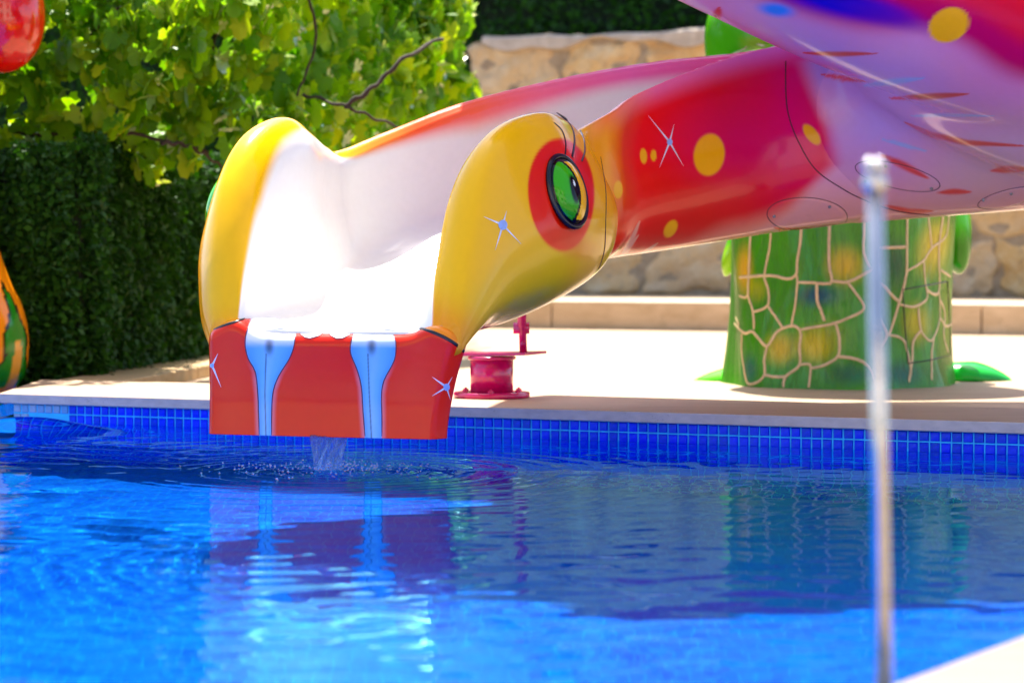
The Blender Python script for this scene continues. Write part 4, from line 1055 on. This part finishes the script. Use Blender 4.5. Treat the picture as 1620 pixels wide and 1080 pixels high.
while len(pos) < 6600:
    px_, py_ = r_.uniform(-170, 752), r_.uniform(-330, 330)
    bot = 240+26*math.sin(px_*0.031)+14*math.sin(px_*.083+1)
    if px_ > 540: bot = 300
    if py_ > bot+r_.gauss(0, 12): continue
    if px_ > 735+8*math.sin(py_*.06)+r_.gauss(0, 5): continue
    if py_ < -130+30*math.sin(px_*.02): continue
    Y = 8.60+abs(r_.gauss(0, 1))*0.40 + 0.0010*max(0, px_)+0.0062*max(0, px_-420)+ (0.22*math.sin(px_*.013+py_*.021))
    if px_ > 500 and py_ > 180: Y += .5
    pos.append((px_, py_, Y))
keep = []
for px_, py_, Y in pos:
    # clumping: gaps let shade through
    g = math.sin(px_*.045+1.3*math.sin(py_*.03))+math.sin(py_*.06+px_*.02)
    if g < -1.25 and Y < 9.6: continue
    keep.append((px_, py_, Y))
keep.sort(key=lambda k: (k[2] if (-20 < k[0] < 760 and -20 < k[1]) else 99))
VR, FR = [], []
for i, (px_, py_, Y) in enumerate(keep):
    p = P(px_, py_, Y); s_ = r_.uniform(.030, .064)*min(1.25, Y/9)
    nrm = Vector((r_.gauss(0, .75), r_.gauss(-.30, .6), r_.uniform(-.1, 1.0))).normalized()
    dn = Vector((r_.gauss(0, .5), r_.gauss(-.2, .4), -1)); dn = (dn-nrm*dn.dot(nrm)).normalized()
    Mx = Matrix.Translation(p) @ Matrix((( *(dn.cross(nrm)), ), ( *dn, ), ( *nrm, ))).transposed().to_4x4() @ Matrix.Diagonal((s_, s_, s_*r_.uniform(.6, 1.4), 1))
    if i < 300:
        o = bpy.data.objects.new('leaf', LM[i % 5]); COL.objects.link(o); o.parent = vine; o.matrix_world = Mx; o.matrix_parent_inverse = Matrix.Translation(-vine.location)
        o.matrix_world = Mx
    else:
        b0 = len(VR); vv, ff = LV_[i % 5]; VR += [Mx @ Vector(q) for q in vv]; FR += [tuple(k+b0 for k in f) for f in ff]
o = mesh('foliage', VR, FR, VLEAF, vine, False); tag(o, kind='stuff')
for pts, r0 in (([(-40, 205, 8.9), (60, 212, 8.85), (130, 218, 8.8), (220, 214, 8.95), (330, 240, 9.1)], .011), ([(545, 168, 8.9), (575, 150, 8.9), (605, 125, 8.95), (640, 92, 9.0), (700, 60, 9.3)], .012), ([(480, 150, 9.2), (545, 168, 8.9), (600, 190, 9.0), (660, 210, 9.4)], .008),
               ([(330, -40, 9.0), (345, 20, 9.0), (340, 60, 9.1), (330, 120, 9.2)], .010), ([(480, -30, 9.1), (500, 60, 9.2), (470, 150, 9.2)], .008), ([(140, 60, 9.0), (180, 20, 8.9), (260, -30, 9.0)], .007), ([(255, 225, 8.9), (300, 232, 9.0), (350, 262, 9.3)], .010)):
    q = cr(np.array(pts, float), np.linspace(0, len(pts)-1, 26)); V, Fs = tube_vf([P(a, b+2.5*math.sin(i*1.3), c_+.10) for i, (a, b, c_) in enumerate(q)], [r0*.72*(1.15-.35*i/25)*(1+.12*math.sin(i*2.1)) for i in range(26)], 8); mesh('stem', V, Fs, BARK, vine)
# low yellow-green plant at the wall's left end
plant = empty('leafy_plant', (-.5, 13.5, 0.0)); tag(plant, 'yellow-green leafy plant between the vine and the stone wall end', 'plant')
V2, F2 = [], []
for i in range(420):
    px_, py_, Y = r_.gauss(708, 20), r_.uniform(60, 300), r_.uniform(12.5, 14.5)
    if px_ > 738: px_ = 738-r_.random()*30
    p = P(px_, py_, Y); nrm = Vector((r_.gauss(0, .6), r_.gauss(-.4, .5), r_.uniform(0, 1))).normalized(); t = nrm.orthogonal().normalized(); b = nrm.cross(t); s_ = r_.uniform(.02, .045); b0 = len(V2)
    V2 += [p-t*s_, p+b*s_*.4+nrm*s_*.1, p+t*s_*1.3, p-b*s_*.4+nrm*s_*.1]; F2.append((b0, b0+1, b0+2, b0+3))
PLEAF = leafmat('pale_leaf', (0.12, 0.17, 0.01), (0.2, 0.21, 0.015), (0.06, 0.13, 0.01), 0.5)
tag(mesh('leaves', V2, F2, PLEAF, plant, False), kind='stuff')
V, Fs = tube_vf([(-.42, 13.5, -.06), (-.40, 13.5, .6), (-.36, 13.55, 1.5)], [.02, .015, .006], 8); mesh('stem', V, Fs, BARK, plant)

# ================================================================== painted figure and red ball at the left edge
fig = empty('painted_figure', (-2.0, 8.28, WZ-.02)); tag(fig, 'orange vase-shaped water play figure with green pointed leaves, cut off by the left edge', 'play figure')
prof = [(.10, -.6), (.22, -.3), (.24, -.10), (.28, .02), (.325, .10), (.338, .18), (.335, .26), (.315, .34), (.285, .40), (.262, .46), (.235, .54), (.19, .66), (.13, .80), (.08, .95), (.06, 1.2), (.05, 1.5)]
pf = cr(np.array(prof), np.linspace(0, len(prof)-1, 120)); NT = 160
V, Fs = lathe_vf([(a, b) for a, b in pf], NT, (-2.0, 8.28, WZ-.0)); Va = np.array([tuple(v) for v in V])
an = np.arctan2(Va[:, 1]-8.28, Va[:, 0]+2.0); zz = Va[:, 2]-WZ
C = np.tile(lin((240, 140, 10)), (len(Va), 1))
for k in range(7):
    a_ = -math.pi+k*2*math.pi/7+.18; da = (an-a_+math.pi) % (2*math.pi)-math.pi
    for zb, ht in ((0.06, .36), (-.25, .30)):
        t = np.clip((zz-zb)/ht, 0, 1); wd = .40*(1-t)*(1+.18*np.sin(t*16)); ins = (np.abs(da) < wd) & (zz > zb) & (zz < zb+ht)
        edg = (np.abs(np.abs(da)-wd) < .025) & (zz > zb) & (zz < zb+ht)
        C = np.where(ins[:, None], lin((24, 130, 14))[None], C); C = np.where(edg[:, None], lin((40, 30, 10))[None], C)
        C = np.where(((np.abs(da) < .12*(1-t)) & (t < .45) & (zz > zb))[:, None], lin((230, 160, 40))[None], C)
mesh('body', V, Fs, GEL, fig, True, C)
V, Fs = tube_vf([(-2.0, 8.28, 1.38), (-1.98, 8.32, 1.60), (-1.88, 8.40, 1.68), (-1.79, 8.40, 1.60), (-1.775, 8.40, 1.49)], [.045, .04, .03, .025, .022], 14)
mesh('bent_arm', V, Fs, simple('green_enamel', (0.02, 0.22, 0.02), .3), fig)
bc = P(2, 18, 8.4)
V, Fs = lathe_vf([(max(.0015, .150*math.sin(t)*(1+.08*math.cos(t))), -.213*math.cos(t)) for t in [math.pi*k/40 for k in range(41)]], 56, (bc.x, 8.4, bc.z))
tag(mesh('red_ball', V, Fs, RED), 'glossy red egg-shaped ball hanging at the top left corner', 'ball')

# ================================================================== unseen facade added behind the camera for fill light, mirrored in the gloss
m = M('cream_render'); v = m.coord(); nn_ = m.noise(v, 1.5, 6); n5 = m.noise(v, 60, 4)
CREAM = m.pbr(m.ramp(nn_.outputs[0], [(0.3, (0.74, 0.64, 0.50)), (0.7, (0.80, 0.71, 0.58))]), 0.9, m.bump(n5.outputs[0], 0.4, 0.004))
PANE = simple('dark_window_glass', (0.02, 0.025, 0.03), 0.05)
FRAME = simple('white_window_frame', (0.75, 0.74, 0.72), 0.4)
fill_facade = empty('fill_facade', (0, -4.5, 0)); tag(fill_facade, 'cream rendered facade with dark windows, added unseen behind the viewer to bounce fill light', 'fill_facade')
xs_ = [-11, -8.6, -6.6, -4.2, -2.2, -.4, 2.0, 4.4, 6.4, 8.6, 11]
prt = []
for k in range(10):
    x0, x1 = xs_[k], xs_[k+1]
    if k % 2 == 0: prt.append(box_vf(x0, x1, -4.9, -4.5, -0.3, 6.6))
    else:
        for z0, z1 in ((-.3, .9 if k != 5 else .02), (2.3, 3.7), (5.1, 6.6)): prt.append(box_vf(x0, x1, -4.9, -4.5, z0, z1))
mesh('wall', *join_vf(prt), CREAM, fill_facade, False)
mesh('roof_eave', *box_vf(-11.4, 11.4, -5.4, -4.1, 6.603, 6.75), FRAME, fill_facade, False)
for k in range(1, 10, 2):
    x0, x1 = xs_[k], xs_[k+1]
    for z0, z1 in ((.9 if k != 5 else .02, 2.3), (3.7, 5.1)):
        fr = join_vf([box_vf(x0+.003, x0+.07, -4.74, -4.66, z0+.003, z1-.003), box_vf(x1-.07, x1-.003, -4.74, -4.66, z0+.003, z1-.003), box_vf(x0+.072, x1-.072, -4.74, -4.66, z1-.07, z1-.003), box_vf(x0+.072, x1-.072, -4.74, -4.66, z0+.003, z0+.07), box_vf((x0+x1)/2-.03, (x0+x1)/2+.03, -4.74, -4.66, z0+.072, z1-.072)])
        w_ = mesh('window', *fr, FRAME, fill_facade, False); mesh('pane', *box_vf(x0+.05, x1-.05, -4.71, -4.70, z0+.05, z1-.05), PANE, w_, False)

# ================================================================== pole
pb = Vector((P(1399, 1100, 2.27).x, 2.27, 0.0)); pt = P(1384, 300, 2.27)
pole = empty('steel_pole', pb); tag(pole, 'slim polished steel post with a small knob standing at the near pool edge', 'post')
ax_ = (pt-pb).normalized()
V, Fs = tube_vf([pb+ax_*.004, pt], .0082, 32); mesh('shaft', V, Fs, CHROME, pole)
V, Fs = tube_vf([pb+ax_*.0003, pb+ax_*.006, pb+ax_*.010], [.036, .036, .022], 32); mesh('base_flange', V, Fs, CHROME, pole)
tb = [(0, .0105), (.003, .0120), (.009, .0120), (.012, .0105), (.0125, .009), (.0135, .009)]
V, Fs = tube_vf([pt+ax_*a for a, _ in tb], [b for _, b in tb], 32); mesh('collar', V, Fs, CHROME, pole)
for sx in (-.0048, .0048):
    c = pt+ax_*.0215+Vector((sx, 0, 0)); V, Fs = lathe_vf([(max(.0003, .0062*math.sin(t)), -.0082*math.cos(t)) for t in [math.pi*k/16 for k in range(17)]], 20, c); mesh('knob', V, Fs, CHROME, pole)
